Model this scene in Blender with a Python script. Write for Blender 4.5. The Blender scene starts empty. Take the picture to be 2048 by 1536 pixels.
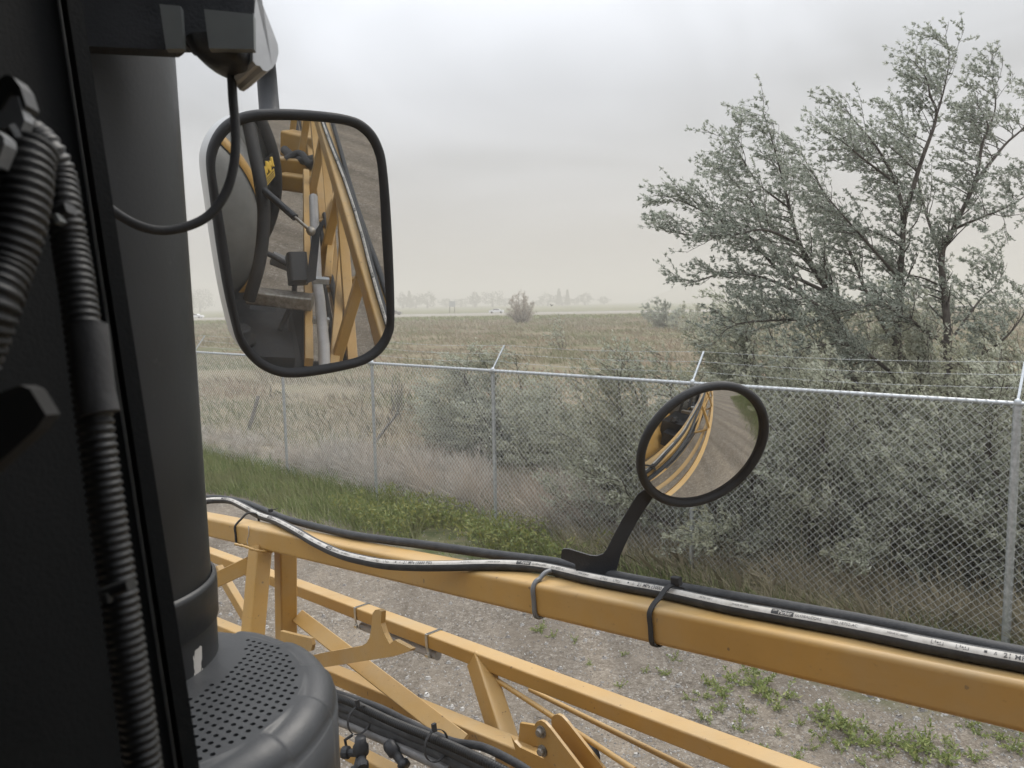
import bpy, bmesh, math, random
import numpy as np
from mathutils import Vector, Matrix

random.seed(7)
RNG = np.random.default_rng(7)
scene = bpy.context.scene
COL = scene.collection

# ------------------------------------------------------------------ camera
FPX = 1550.0            # focal length in pixels of the 2048 wide photograph
EYE = 3.1               # eye height in the cab
PITCH = math.radians(5.97)
ROLL = math.radians(1.0)
_F = np.array([0, math.cos(PITCH), -math.sin(PITCH)])
_R0 = np.array([1.0, 0, 0]); _U0 = np.array([0, math.sin(PITCH), math.cos(PITCH)])
_R = _R0*math.cos(ROLL) - _U0*math.sin(ROLL)
_U = _U0*math.cos(ROLL) + _R0*math.sin(ROLL)
CAM = np.array([0, 0, EYE])
cd = bpy.data.cameras.new('camera')
cd.sensor_width = 36.0
cd.lens = FPX*36.0/2048.0
cd.clip_start = 0.02; cd.clip_end = 6000
cd.dof.use_dof = True; cd.dof.focus_distance = 2.4; cd.dof.aperture_fstop = 10
camo = bpy.data.objects.new('camera', cd); COL.objects.link(camo)
camo.matrix_world = Matrix(((_R[0], _U[0], -_F[0], CAM[0]), (_R[1], _U[1], -_F[1], CAM[1]),
                            (_R[2], _U[2], -_F[2], CAM[2]), (0, 0, 0, 1)))
scene.camera = camo

# ------------------------------------------------------------------ world and sun
SUN_EL, SUN_ROT = math.radians(52), math.radians(35)
world = bpy.data.worlds.new('World'); scene.world = world; world.use_nodes = True
wn, wl = world.node_tree.nodes, world.node_tree.links
wn.clear()
def N(nodes, t, **kw):
    n = nodes.new(t)
    for k, v in kw.items():
        setattr(n, k, v)
    return n
w_out = N(wn, 'ShaderNodeOutputWorld'); w_bg = N(wn, 'ShaderNodeBackground')
w_bg.inputs['Strength'].default_value = 0.1
sky = N(wn, 'ShaderNodeTexSky', sky_type='NISHITA'); sky.sun_disc = False
sky.sun_elevation = SUN_EL; sky.sun_rotation = SUN_ROT; sky.dust_density = 4.0; sky.air_density = 1.0
tc = N(wn, 'ShaderNodeTexCoord'); sep = N(wn, 'ShaderNodeSeparateXYZ')
wl.new(tc.outputs['Generated'], sep.inputs[0])
# cloud deck: direction projected on a flat layer overhead
addz = N(wn, 'ShaderNodeMath', operation='ADD'); addz.inputs[1].default_value = 0.22
absz = N(wn, 'ShaderNodeMath', operation='ABSOLUTE'); wl.new(sep.outputs['Z'], absz.inputs[0]); wl.new(absz.outputs[0], addz.inputs[0])
dx = N(wn, 'ShaderNodeMath', operation='DIVIDE'); dy = N(wn, 'ShaderNodeMath', operation='DIVIDE')
wl.new(sep.outputs['X'], dx.inputs[0]); wl.new(addz.outputs[0], dx.inputs[1])
wl.new(sep.outputs['Y'], dy.inputs[0]); wl.new(addz.outputs[0], dy.inputs[1])
cmb = N(wn, 'ShaderNodeCombineXYZ'); wl.new(dx.outputs[0], cmb.inputs[0]); wl.new(dy.outputs[0], cmb.inputs[1])
cn = N(wn, 'ShaderNodeTexNoise'); cn.inputs['Scale'].default_value = 0.95; cn.inputs['Detail'].default_value = 4.0
cn.inputs['Roughness'].default_value = 0.45; cn.inputs['Distortion'].default_value = 0.6
wl.new(cmb.outputs[0], cn.inputs['Vector'])
cr = N(wn, 'ShaderNodeValToRGB')
cr.color_ramp.elements[0].position = 0.34; cr.color_ramp.elements[0].color = (3.55, 3.7, 3.88, 1)
cr.color_ramp.elements[1].position = 0.66; cr.color_ramp.elements[1].color = (6.2, 6.42, 6.85, 1)
wl.new(cn.outputs['Fac'], cr.inputs[0])
# dusty band at the horizon
hz = N(wn, 'ShaderNodeMapRange'); hz.inputs['From Min'].default_value = 0.0; hz.inputs['From Max'].default_value = 0.34
hz.inputs['To Min'].default_value = 1.0; hz.inputs['To Max'].default_value = 0.0; hz.interpolation_type = 'SMOOTHSTEP'
wl.new(absz.outputs[0], hz.inputs['Value'])
m1 = N(wn, 'ShaderNodeMixRGB'); m1.inputs[2].default_value = (3.6, 3.52, 3.38, 1)
wl.new(hz.outputs[0], m1.inputs[0]); wl.new(cr.outputs[0], m1.inputs[1])
m2 = N(wn, 'ShaderNodeMixRGB'); m2.inputs[0].default_value = 0.93
wl.new(sky.outputs[0], m2.inputs[1]); wl.new(m1.outputs[0], m2.inputs[2])
# an overcast sky is brightest overhead (CIE overcast distribution)
ov = N(wn, 'ShaderNodeMapRange'); ov.inputs['From Min'].default_value = 0.25; ov.inputs['From Max'].default_value = 1.0
ov.inputs['To Min'].default_value = 1.0; ov.inputs['To Max'].default_value = 3.2; wl.new(absz.outputs[0], ov.inputs['Value'])
vm = N(wn, 'ShaderNodeVectorMath', operation='SCALE'); wl.new(m2.outputs[0], vm.inputs[0]); wl.new(ov.outputs[0], vm.inputs['Scale'])
wl.new(vm.outputs[0], w_bg.inputs['Color']); wl.new(w_bg.outputs[0], w_out.inputs['Surface'])

sl = bpy.data.lights.new('sun', 'SUN'); sl.energy = 1.5; sl.angle = math.radians(25); sl.color = (1.0, 0.95, 0.87)
so = bpy.data.objects.new('sun', sl); COL.objects.link(so)
_sd = Vector((math.sin(SUN_ROT)*math.cos(SUN_EL), math.cos(SUN_ROT)*math.cos(SUN_EL), math.sin(SUN_EL)))
so.rotation_euler = _sd.to_track_quat('Z', 'Y').to_euler()

vs = scene.view_settings
scene.display_settings.display_device = 'sRGB'
vs.view_transform = 'Standard'; vs.look = 'None'; vs.exposure = 0.6; vs.gamma = 1.0; vs.use_curve_mapping = False
scene.cycles.max_bounces = 8; scene.cycles.diffuse_bounces = 4; scene.cycles.glossy_bounces = 4
scene.cycles.transparent_max_bounces = 12; scene.cycles.volume_bounces = 1
scene.cycles.sample_clamp_indirect = 6.0
try:
    scene.cycles.use_denoising = True
except Exception:
    pass

# ------------------------------------------------------------------ helpers
def ray(px, py):
    return _F + _R*((px-1024)/FPX) - _U*((py-768)/FPX)
def at(px, py, z):
    """world point on the line of sight of a photo pixel at depth z"""
    return CAM + ray(px, py)*z
def on_plane(px, py, P, n):
    d = ray(px, py)
    return CAM + d*(np.dot(np.asarray(P)-CAM, n)/np.dot(d, n))
def on_ground(px, py, h=0.0):
    d = ray(px, py)
    return CAM + d*((h-EYE)/d[2])
def unit(a):
    a = np.asarray(a, float); return a/np.linalg.norm(a)

Z = np.array([0, 0, 1.0])
BU = unit([.70338, -.70382, .0992])      # direction of the boom, towards the rear
UH = unit([BU[0], BU[1], 0])             # the same, level
BV = unit(np.cross(Z, BU))               # outwards from the machine

class MB:
    """collects geometry; linked as ONE mesh"""
    def __init__(s): s.v = []; s.f = []; s.m = []; s.sm = []
    def add(s, verts, faces, smooth=False, mi=0):
        o = len(s.v); s.v.extend([tuple(map(float, p)) for p in verts])
        for k, f in enumerate(faces):
            s.f.append([i+o for i in f]); s.m.append(mi)
            s.sm.append(smooth[k] if isinstance(smooth, (list, tuple)) else smooth)
        return s
    def box(s, c, sx, sy, sz, ax=None, mi=0):
        c = np.asarray(c, float)
        X, Y, Zz = ax if ax is not None else (np.array([1., 0, 0]), np.array([0, 1., 0]), Z)
        vv = [c + X*sx*a/2 + Y*sy*b/2 + Zz*sz*d/2 for a in (-1, 1) for b in (-1, 1) for d in (-1, 1)]
        return s.add(vv, [(0, 1, 3, 2), (4, 6, 7, 5), (0, 4, 5, 1), (2, 3, 7, 6), (0, 2, 6, 4), (1, 5, 7, 3)], False, mi)
    def bar(s, p0, p1, w, h, up=Z, r=None, seg=4, mi=0, caps=True):
        """rounded rectangular tube; w sideways, h along up"""
        p0 = np.asarray(p0, float); p1 = np.asarray(p1, float); d = unit(p1-p0)
        side = unit(np.cross(d, up)); u2 = np.cross(side, d)
        if r is None: r = min(w, h)*0.16
        prof = []; cornerflag = []
        for ci, (a, b) in enumerate(((1, 1), (-1, 1), (-1, -1), (1, -1))):
            for k in range(seg+1):
                t = math.pi/2*(ci + k/seg)
                prof.append((a*(w/2-r)+r*math.cos(t), b*(h/2-r)+r*math.sin(t)))
        n = len(prof); ring = [side*a+u2*b for a, b in prof]
        vv = [p0+q for q in ring]+[p1+q for q in ring]
        ff = []; sm = []
        for i in range(n):
            ff.append((i, (i+1) % n, n+(i+1) % n, n+i)); sm.append((i % (seg+1)) != seg)
        s.add(vv, ff, sm, mi)
        if caps:
            s.add([p0+q for q in ring], [tuple(range(n-1, -1, -1))], False, mi)
            s.add([p1+q for q in ring], [tuple(range(n))], False, mi)
        return s
    def tube(s, pts, r, sides=10, mi=0, caps=True, ref=None):
        pts = [np.asarray(p, float) for p in pts]; n = len(pts)
        rr = r if hasattr(r, '__len__') else [r]*n
        T = [unit(pts[min(i+1, n-1)]-pts[max(i-1, 0)]) for i in range(n)]
        a = np.cross(T[0], ref if ref is not None else Z)
        if np.linalg.norm(a) < 1e-3: a = np.cross(T[0], np.array([1., 0.2, 0]))
        a = unit(a); vv = []
        for i in range(n):
            a = unit(a - T[i]*np.dot(a, T[i])); b = np.cross(T[i], a)
            for k in range(sides):
                t = 2*math.pi*k/sides
                vv.append(pts[i] + (a*math.cos(t)+b*math.sin(t))*rr[i])
        ff = [(i*sides+k, i*sides+(k+1) % sides, (i+1)*sides+(k+1) % sides, (i+1)*sides+k) for i in range(n-1) for k in range(sides)]
        s.add(vv, ff, True, mi)
        if caps:
            s.add(vv[:sides], [tuple(range(sides-1, -1, -1))], False, mi)
            s.add(vv[-sides:], [tuple(range(sides))], False, mi)
        return s
    def prism(s, poly, off, mi=0):
        poly = [np.asarray(p, float) for p in poly]; n = len(poly); off = np.asarray(off, float)
        c = np.cross(poly[1]-poly[0], poly[2]-poly[1])
        vv = poly+[p+off for p in poly]
        ff = [tuple(range(n)), tuple(range(2*n-1, n-1, -1))]+[(i, i+n, (i+1) % n+n, (i+1) % n) for i in range(n)]
        return s.add(vv, ff, False, mi)
    def lathe(s, c, prof, sides=48, axis=Z, mi=0, smooth=True):
        c = np.asarray(c, float); axis = unit(axis)
        a = np.cross(axis, [0.3, 1, 0.1]); a = unit(a); b = np.cross(axis, a); vv = []
        for (r, h) in prof:
            for k in range(sides):
                t = 2*math.pi*k/sides; vv.append(c+axis*h+(a*math.cos(t)+b*math.sin(t))*r)
        ff = [(i*sides+k, i*sides+(k+1) % sides, (i+1)*sides+(k+1) % sides, (i+1)*sides+k) for i in range(len(prof)-1) for k in range(sides)]
        return s.add(vv, ff, smooth, mi)

def base_of(p):
    while p.parent is not None: p = p.parent
    return np.array(p.location)
def finish(me, mats):
    for m in (mats if isinstance(mats, (list, tuple)) else [mats]): me.materials.append(m)
def obj(name, mb, mats, parent=None, recalc=True):
    v = np.array(mb.v, float)
    if parent is not None: v = v-base_of(parent)
    me = bpy.data.meshes.new(name)
    me.from_pydata([tuple(p) for p in v], [], mb.f)
    finish(me, mats)
    me.polygons.foreach_set('use_smooth', mb.sm); me.polygons.foreach_set('material_index', mb.m)
    if recalc:
        bm = bmesh.new(); bm.from_mesh(me); bmesh.ops.recalc_face_normals(bm, faces=bm.faces); bm.to_mesh(me); bm.free()
    me.update()
    o = bpy.data.objects.new(name, me); COL.objects.link(o)
    if parent is not None: o.parent = parent
    return o
def np_obj(name, verts, k, mats, parent=None, smooth=False, tri_idx=None):
    """verts: (n*k,3) array; every k verts are one face"""
    v = np.asarray(verts, np.float32).reshape(-1, 3)
    if parent is not None: v = v-base_of(parent).astype(np.float32)
    me = bpy.data.meshes.new(name); nv = len(v); nf = nv//k
    me.vertices.add(nv); me.vertices.foreach_set('co', v.ravel())
    me.loops.add(nv); me.loops.foreach_set('vertex_index', np.arange(nv, dtype=np.int32))
    me.polygons.add(nf); me.polygons.foreach_set('loop_start', np.arange(nf, dtype=np.int32)*k)
    me.polygons.foreach_set('loop_total', np.full(nf, k, np.int32))
    finish(me, mats); me.update(calc_edges=True)
    o = bpy.data.objects.new(name, me); COL.objects.link(o)
    if parent is not None: o.parent = parent
    return o
def idx_obj(name, verts, faces, mats, parent=None, smooth=True):
    """verts (n,3), faces (m,k) arrays"""
    v = np.asarray(verts, np.float32); f = np.asarray(faces, np.int32); k = f.shape[1]
    if parent is not None: v = v-base_of(parent).astype(np.float32)
    me = bpy.data.meshes.new(name)
    me.vertices.add(len(v)); me.vertices.foreach_set('co', v.ravel())
    me.loops.add(f.size); me.loops.foreach_set('vertex_index', f.ravel())
    me.polygons.add(len(f)); me.polygons.foreach_set('loop_start', np.arange(len(f), dtype=np.int32)*k)
    me.polygons.foreach_set('loop_total', np.full(len(f), k, np.int32))
    me.polygons.foreach_set('use_smooth', np.full(len(f), smooth))
    finish(me, mats); me.update(calc_edges=True)
    o = bpy.data.objects.new(name, me); COL.objects.link(o)
    if parent is not None: o.parent = parent
    return o
def tag(o, label=None, cat=None, group=None, kind=None):
    if label: o['label'] = label
    if cat: o['category'] = cat
    if group: o['group'] = group
    if kind: o['kind'] = kind
    return o
def thing(name, label, cat, loc=(0, 0, 0), group=None):
    o = bpy.data.objects.new(name, None); COL.objects.link(o); o.location = tuple(map(float, loc))
    o.empty_display_size = 0.2
    return tag(o, label, cat, group)
def copy_tree(o, parent=None):
    c = o.copy(); COL.objects.link(c); c.parent = parent
    for ch in list(o.children): copy_tree(ch, c)
    return c
def spline(pts, n):
    """Catmull-Rom through pts, n samples"""
    P = np.array(pts, float); P = np.vstack([2*P[0]-P[1], P, 2*P[-1]-P[-2]])
    m = len(P)-3; out = []
    for s in np.linspace(0, m-1e-6, n):
        i = int(s); t = s-i; a, b, c, d = P[i:i+4]
        out.append(0.5*((2*b)+(-a+c)*t+(2*a-5*b+4*c-d)*t*t+(-a+3*b-3*c+d)*t**3))
    return np.array(out)

# ------------------------------------------------------------------ materials
def mat(name, c1, c2=None, scale=8.0, rough=0.6, metal=0.0, bump=0.0, bscale=None, rough2=None, detail=6.0, lo=0.35, hi=0.65, spec=0.5, stretch=None):
    m = bpy.data.materials.new(name); m.use_nodes = True
    nt = m.node_tree; nd, lk = nt.nodes, nt.links; b = nd['Principled BSDF']
    b.inputs['Roughness'].default_value = rough; b.inputs['Metallic'].default_value = metal
    b.inputs['Specular IOR Level'].default_value = spec
    t = N(nd, 'ShaderNodeTexCoord'); vec = t.outputs['Object']
    if stretch:
        mp = N(nd, 'ShaderNodeMapping'); mp.inputs['Scale'].default_value = stretch; lk.new(vec, mp.inputs[0]); vec = mp.outputs[0]
    no = N(nd, 'ShaderNodeTexNoise'); no.inputs['Scale'].default_value = scale; no.inputs['Detail'].default_value = detail
    no.inputs['Roughness'].default_value = 0.65
    lk.new(vec, no.inputs['Vector'])
    ra = N(nd, 'ShaderNodeValToRGB'); ra.color_ramp.elements[0].position = lo; ra.color_ramp.elements[1].position = hi
    ra.color_ramp.elements[0].color = (*c1, 1); ra.color_ramp.elements[1].color = (*(c2 or c1), 1)
    lk.new(no.outputs['Fac'], ra.inputs[0]); lk.new(ra.outputs[0], b.inputs['Base Color'])
    if rough2 is not None:
        mr = N(nd, 'ShaderNodeMapRange'); mr.inputs['To Min'].default_value = rough; mr.inputs['To Max'].default_value = rough2
        mr.inputs['From Min'].default_value = lo; mr.inputs['From Max'].default_value = hi
        lk.new(no.outputs['Fac'], mr.inputs['Value']); lk.new(mr.outputs[0], b.inputs['Roughness'])
    if bump:
        n2 = N(nd, 'ShaderNodeTexNoise'); n2.inputs['Scale'].default_value = bscale or scale*6; n2.inputs['Detail'].default_value = 4
        lk.new(vec, n2.inputs['Vector'])
        bp = N(nd, 'ShaderNodeBump'); bp.inputs['Strength'].default_value = bump; bp.inputs['Distance'].default_value = 0.01
        lk.new(n2.outputs['Fac'], bp.inputs['Height']); lk.new(bp.outputs[0], b.inputs['Normal'])
    return m

def leafmat(name, cols, rough=0.55, trans=0.25, under=None):
    """per-leaf colour variation, paler underside"""
    m = bpy.data.materials.new(name); m.use_nodes = True
    nt = m.node_tree; nd, lk = nt.nodes, nt.links; b = nd['Principled BSDF']; out = nd['Material Output']
    b.inputs['Roughness'].default_value = rough; b.inputs['Specular IOR Level'].default_value = 0.35
    g = N(nd, 'ShaderNodeNewGeometry'); ra = N(nd, 'ShaderNodeValToRGB')
    el = ra.color_ramp.elements
    while len(el) < len(cols): el.new(0.5)
    for i, c in enumerate(cols):
        el[i].position = i/(len(cols)-1); el[i].color = (*c, 1)
    lk.new(g.outputs['Random Per Island'], ra.inputs[0])
    col = ra.outputs[0]
    if under:
        mx = N(nd, 'ShaderNodeMixRGB'); mx.inputs[2].default_value = (*under, 1)
        lk.new(g.outputs['Backfacing'], mx.inputs[0]); lk.new(col, mx.inputs[1]); col = mx.outputs[0]
    lk.new(col, b.inputs['Base Color'])
    tr = N(nd, 'ShaderNodeBsdfTranslucent'); lk.new(col, tr.inputs['Color'])
    ms = N(nd, 'ShaderNodeMixShader'); ms.inputs[0].default_value = trans
    lk.new(b.outputs[0], ms.inputs[1]); lk.new(tr.outputs[0], ms.inputs[2]); lk.new(ms.outputs[0], out.inputs['Surface'])
    return m

def vary(m, c, scale, amt, lo=.42, hi=.62):
    """a second, larger patch colour mixed over a leaf material"""
    nd, lk = m.node_tree.nodes, m.node_tree.links; b = nd['Principled BSDF']; tr = [n for n in nd if n.bl_idname == 'ShaderNodeBsdfTranslucent'][0]
    g = N(nd, 'ShaderNodeNewGeometry'); no = N(nd, 'ShaderNodeTexNoise'); no.inputs['Scale'].default_value = scale; no.inputs['Detail'].default_value = 3; lk.new(g.outputs['Position'], no.inputs['Vector'])
    mr = N(nd, 'ShaderNodeMapRange'); mr.inputs['From Min'].default_value = lo; mr.inputs['From Max'].default_value = hi; mr.inputs['To Max'].default_value = amt; lk.new(no.outputs['Fac'], mr.inputs['Value'])
    mx = N(nd, 'ShaderNodeMixRGB'); mx.inputs[2].default_value = (*c, 1); old = b.inputs['Base Color'].links[0].from_socket
    lk.new(mr.outputs[0], mx.inputs[0]); lk.new(old, mx.inputs[1]); lk.new(mx.outputs[0], b.inputs['Base Color']); lk.new(mx.outputs[0], tr.inputs['Color'])

M = {}
def yellow_paint():
    m = mat('yellow_paint', (.385, .222, .058), (.44, .256, .068), scale=5, rough=.32, rough2=.5, bump=.05, bscale=60, lo=.3, hi=.7)
    nd, lk = m.node_tree.nodes, m.node_tree.links; b = nd['Principled BSDF']
    t = N(nd, 'ShaderNodeTexCoord')
    # road dust settled on upward faces and fine chips
    g = N(nd, 'ShaderNodeNewGeometry'); sp = N(nd, 'ShaderNodeSeparateXYZ'); lk.new(g.outputs['Normal'], sp.inputs[0])
    mr = N(nd, 'ShaderNodeMapRange'); mr.inputs['From Min'].default_value = .3; mr.inputs['From Max'].default_value = 1.0; mr.inputs['To Max'].default_value = .55
    lk.new(sp.outputs['Z'], mr.inputs['Value'])
    n1 = N(nd, 'ShaderNodeTexNoise'); n1.inputs['Scale'].default_value = 9; n1.inputs['Detail'].default_value = 8; lk.new(t.outputs['Object'], n1.inputs['Vector'])
    mu = N(nd, 'ShaderNodeMath', operation='MULTIPLY'); lk.new(mr.outputs[0], mu.inputs[0]); lk.new(n1.outputs['Fac'], mu.inputs[1])
    mx = N(nd, 'ShaderNodeMixRGB'); mx.inputs[2].default_value = (.47, .37, .22, 1)
    old = b.inputs['Base Color'].links[0].from_socket
    lk.new(mu.outputs[0], mx.inputs[0]); lk.new(old, mx.inputs[1])
    vo = N(nd, 'ShaderNodeTexNoise'); vo.inputs['Scale'].default_value = 42; vo.inputs['Detail'].default_value = 2; lk.new(t.outputs['Object'], vo.inputs['Vector'])
    cp = N(nd, 'ShaderNodeMath', operation='GREATER_THAN'); cp.inputs[1].default_value = .73; lk.new(vo.outputs['Fac'], cp.inputs[0])
    m3 = N(nd, 'ShaderNodeMixRGB'); m3.inputs[2].default_value = (.2, .12, .05, 1); lk.new(cp.outputs[0], m3.inputs[0]); lk.new(mx.outputs[0], m3.inputs[1])
    # dried dust film in soft patches and fine drawn-out scuffs
    n4 = N(nd, 'ShaderNodeTexNoise'); n4.inputs['Scale'].default_value = 3.2; n4.inputs['Detail'].default_value = 9; n4.inputs['Roughness'].default_value = .7; lk.new(t.outputs['Object'], n4.inputs['Vector'])
    r4 = N(nd, 'ShaderNodeMapRange'); r4.inputs['From Min'].default_value = .45; r4.inputs['From Max'].default_value = .72; r4.inputs['To Max'].default_value = .42; lk.new(n4.outputs['Fac'], r4.inputs['Value'])
    m4 = N(nd, 'ShaderNodeMixRGB'); m4.inputs[2].default_value = (.36, .29, .185, 1); lk.new(r4.outputs[0], m4.inputs[0]); lk.new(m3.outputs[0], m4.inputs[1])
    mp5 = N(nd, 'ShaderNodeMapping'); mp5.inputs['Rotation'].default_value = (0, 0, math.radians(45)); mp5.inputs['Scale'].default_value = (3, 110, 110); lk.new(t.outputs['Object'], mp5.inputs[0])
    n5 = N(nd, 'ShaderNodeTexNoise'); n5.inputs['Scale'].default_value = 1; n5.inputs['Detail'].default_value = 3; lk.new(mp5.outputs[0], n5.inputs['Vector'])
    r5 = N(nd, 'ShaderNodeMapRange'); r5.inputs['From Min'].default_value = .66; r5.inputs['From Max'].default_value = .74; r5.inputs['To Max'].default_value = .5; lk.new(n5.outputs['Fac'], r5.inputs['Value'])
    m5 = N(nd, 'ShaderNodeMixRGB'); m5.inputs[2].default_value = (.25, .15, .06, 1); lk.new(r5.outputs[0], m5.inputs[0]); lk.new(m4.outputs[0], m5.inputs[1])
    lk.new(m5.outputs[0], b.inputs['Base Color'])
    return m
M['yellow'] = yellow_paint()
M['black'] = mat('black_plastic', (.013, .0145, .017), (.02, .0215, .025), scale=14, rough=.42, rough2=.62, bump=.12, bscale=260)
M['interior'] = mat('cab_trim_plastic', (.0022, .0027, .003), (.0032, .0037, .004), scale=20, rough=.7, bump=.1, bscale=300, spec=.12)
M['rubber'] = mat('black_rubber', (.014, .014, .015), (.03, .03, .031), scale=22, rough=.6, rough2=.8, bump=.1, bscale=200)
M['hose'] = mat('hose_rubber', (.022, .023, .025), (.06, .061, .062), scale=34, rough=.62, rough2=.8, bump=.15, bscale=300, lo=.42, hi=.75)
M['conduit'] = mat('conduit_plastic', (.0045, .005, .0054), (.0075, .008, .0084), scale=30, rough=.46, rough2=.6)
M['seal'] = mat('window_seal_rubber', (.11, .115, .115), (.15, .155, .155), scale=30, rough=.4)
M['white'] = mat('layline_ink', (.4, .375, .335), (.55, .525, .485), scale=60, rough=.75, lo=.3, hi=.6)
M['ink'] = mat('black_ink', (.03, .03, .03), (.06, .06, .06), scale=60, rough=.6)
M['galv'] = mat('galvanised_steel', (.36, .38, .39), (.54, .56, .57), scale=30, rough=.38, rough2=.55, metal=.75)
M['wire'] = mat('galvanised_wire', (.58, .6, .6), (.74, .76, .76), scale=3, rough=.5, metal=.3)
M['steel'] = mat('stainless_band', (.5, .5, .48), (.62, .62, .6), scale=40, rough=.28, metal=1.0)
M['bolt'] = mat('dull_zinc', (.2, .18, .15), (.36, .34, .31), scale=50, rough=.5, metal=.7)
M['greypipe'] = mat('grey_pipe', (.3, .29, .28), (.38, .37, .36), scale=14, rough=.35)
M['rope'] = mat('wire_rope_steel', (.2, .2, .2), (.3, .3, .3), scale=60, rough=.4, metal=.8)
M['greycloth'] = mat('grey_tank_plastic', (.13, .132, .128), (.18, .18, .175), scale=4, rough=.4)
M['housing'] = mat('housing_grey_plastic', (.11, .115, .12), (.15, .155, .16), scale=10, rough=.4, rough2=.5, bump=.08, bscale=200)
M['lampgrey'] = mat('lamp_housing_grey', (.33, .335, .34), (.42, .425, .43), scale=12, rough=.4, rough2=.5)
M['silver'] = mat('mirror_housing_silver', (.36, .36, .35), (.44, .44, .43), scale=9, rough=.35)
M['reflection_tab_grey'] = mat('reflection_and_tab_grey', (.1, .108, .105), (.135, .143, .14), scale=7, rough=.45)  # pale grey painted for window-glass reflections; also plain colour of a clip tab
M['decal'] = mat('yellow_decal', (.75, .5, .08), rough=.5)
M['carwhite'] = mat('white_car_paint', (.75, .76, .78), rough=.3)
M['cardark'] = mat('dark_car_paint', (.09, .085, .08), rough=.35)
M['carglass'] = mat('dark_car_glass', (.02, .022, .025), rough=.12)
M['tyre'] = mat('tyre_rubber', (.02, .02, .02), rough=.8)
M['signgrey'] = mat('sign_back_aluminium', (.3, .31, .32), (.36, .37, .38), rough=.5)
M['signpost'] = mat('sign_post_timber', (.12, .1, .07), rough=.8)
M['bark'] = mat('olive_bark', (.045, .036, .03), (.1, .085, .07), scale=12, rough=.9, bump=.5, bscale=50)
M['deadwood'] = mat('weathered_wood', (.1, .085, .07), (.2, .18, .155), scale=12, rough=.9)
M['asphalt'] = mat('highway_asphalt', (.26, .25, .24), (.32, .31, .295), scale=.3, rough=.9)
M['roadline'] = mat('road_paint', (.8, .8, .78), rough=.7)
M['olive'] = leafmat('olive_leaf', [(.21, .23, .165), (.3, .32, .24), (.39, .41, .32), (.5, .515, .42)], under=(.52, .53, .44), trans=.48)
M['olive_dark'] = leafmat('olive_leaf_tree', [(.15, .175, .145), (.22, .25, .205), (.3, .33, .27), (.39, .415, .35)], under=(.43, .455, .39), trans=.48)
M['leaf_green'] = leafmat('weed_leaf', [(.16, .2, .065), (.22, .27, .09), (.29, .33, .13), (.34, .35, .13)], trans=.3)
M['leaf_yellow'] = leafmat('yellowed_leaf', [(.42, .33, .07), (.46, .37, .1), (.32, .31, .08)], trans=.3)
M['grass'] = leafmat('green_grass_blade', [(.13, .165, .055), (.175, .215, .08), (.23, .265, .105), (.33, .33, .17)], trans=.3)
M['drygrass'] = leafmat('dry_grass_blade', [(.22, .18, .125), (.29, .24, .175), (.16, .155, .085), (.35, .295, .22), (.2, .185, .11)], trans=.3)
M['straw'] = leafmat('straw_blade', [(.42, .36, .25), (.54, .47, .34), (.34, .3, .2), (.27, .25, .16)], trans=.3)
M['brush'] = leafmat('dry_brush_twig', [(.3, .265, .225), (.42, .385, .335), (.54, .5, .44), (.37, .32, .27), (.25, .225, .19)], trans=.25)
M['fartree'] = leafmat('far_tree_leaf', [(.05, .065, .04), (.075, .09, .055), (.1, .115, .07)], trans=.2)
M['pebble'] = leafmat('pebble_stone', [(.2, .185, .17), (.3, .28, .26), (.42, .4, .37), (.13, .12, .11), (.5, .48, .45)], trans=0.0)

vary(M['brush'], (.4, .31, .23), 1.1, .5); vary(M['olive'], (.3, .29, .18), .9, .5); vary(M['drygrass'], (.17, .19, .085), .16, .8, .46, .56); vary(M['drygrass'], (.36, .25, .19), .23, .65, .52, .6); vary(M['grass'], (.22, .21, .11), 1.3, .6, .48, .62)
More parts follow.
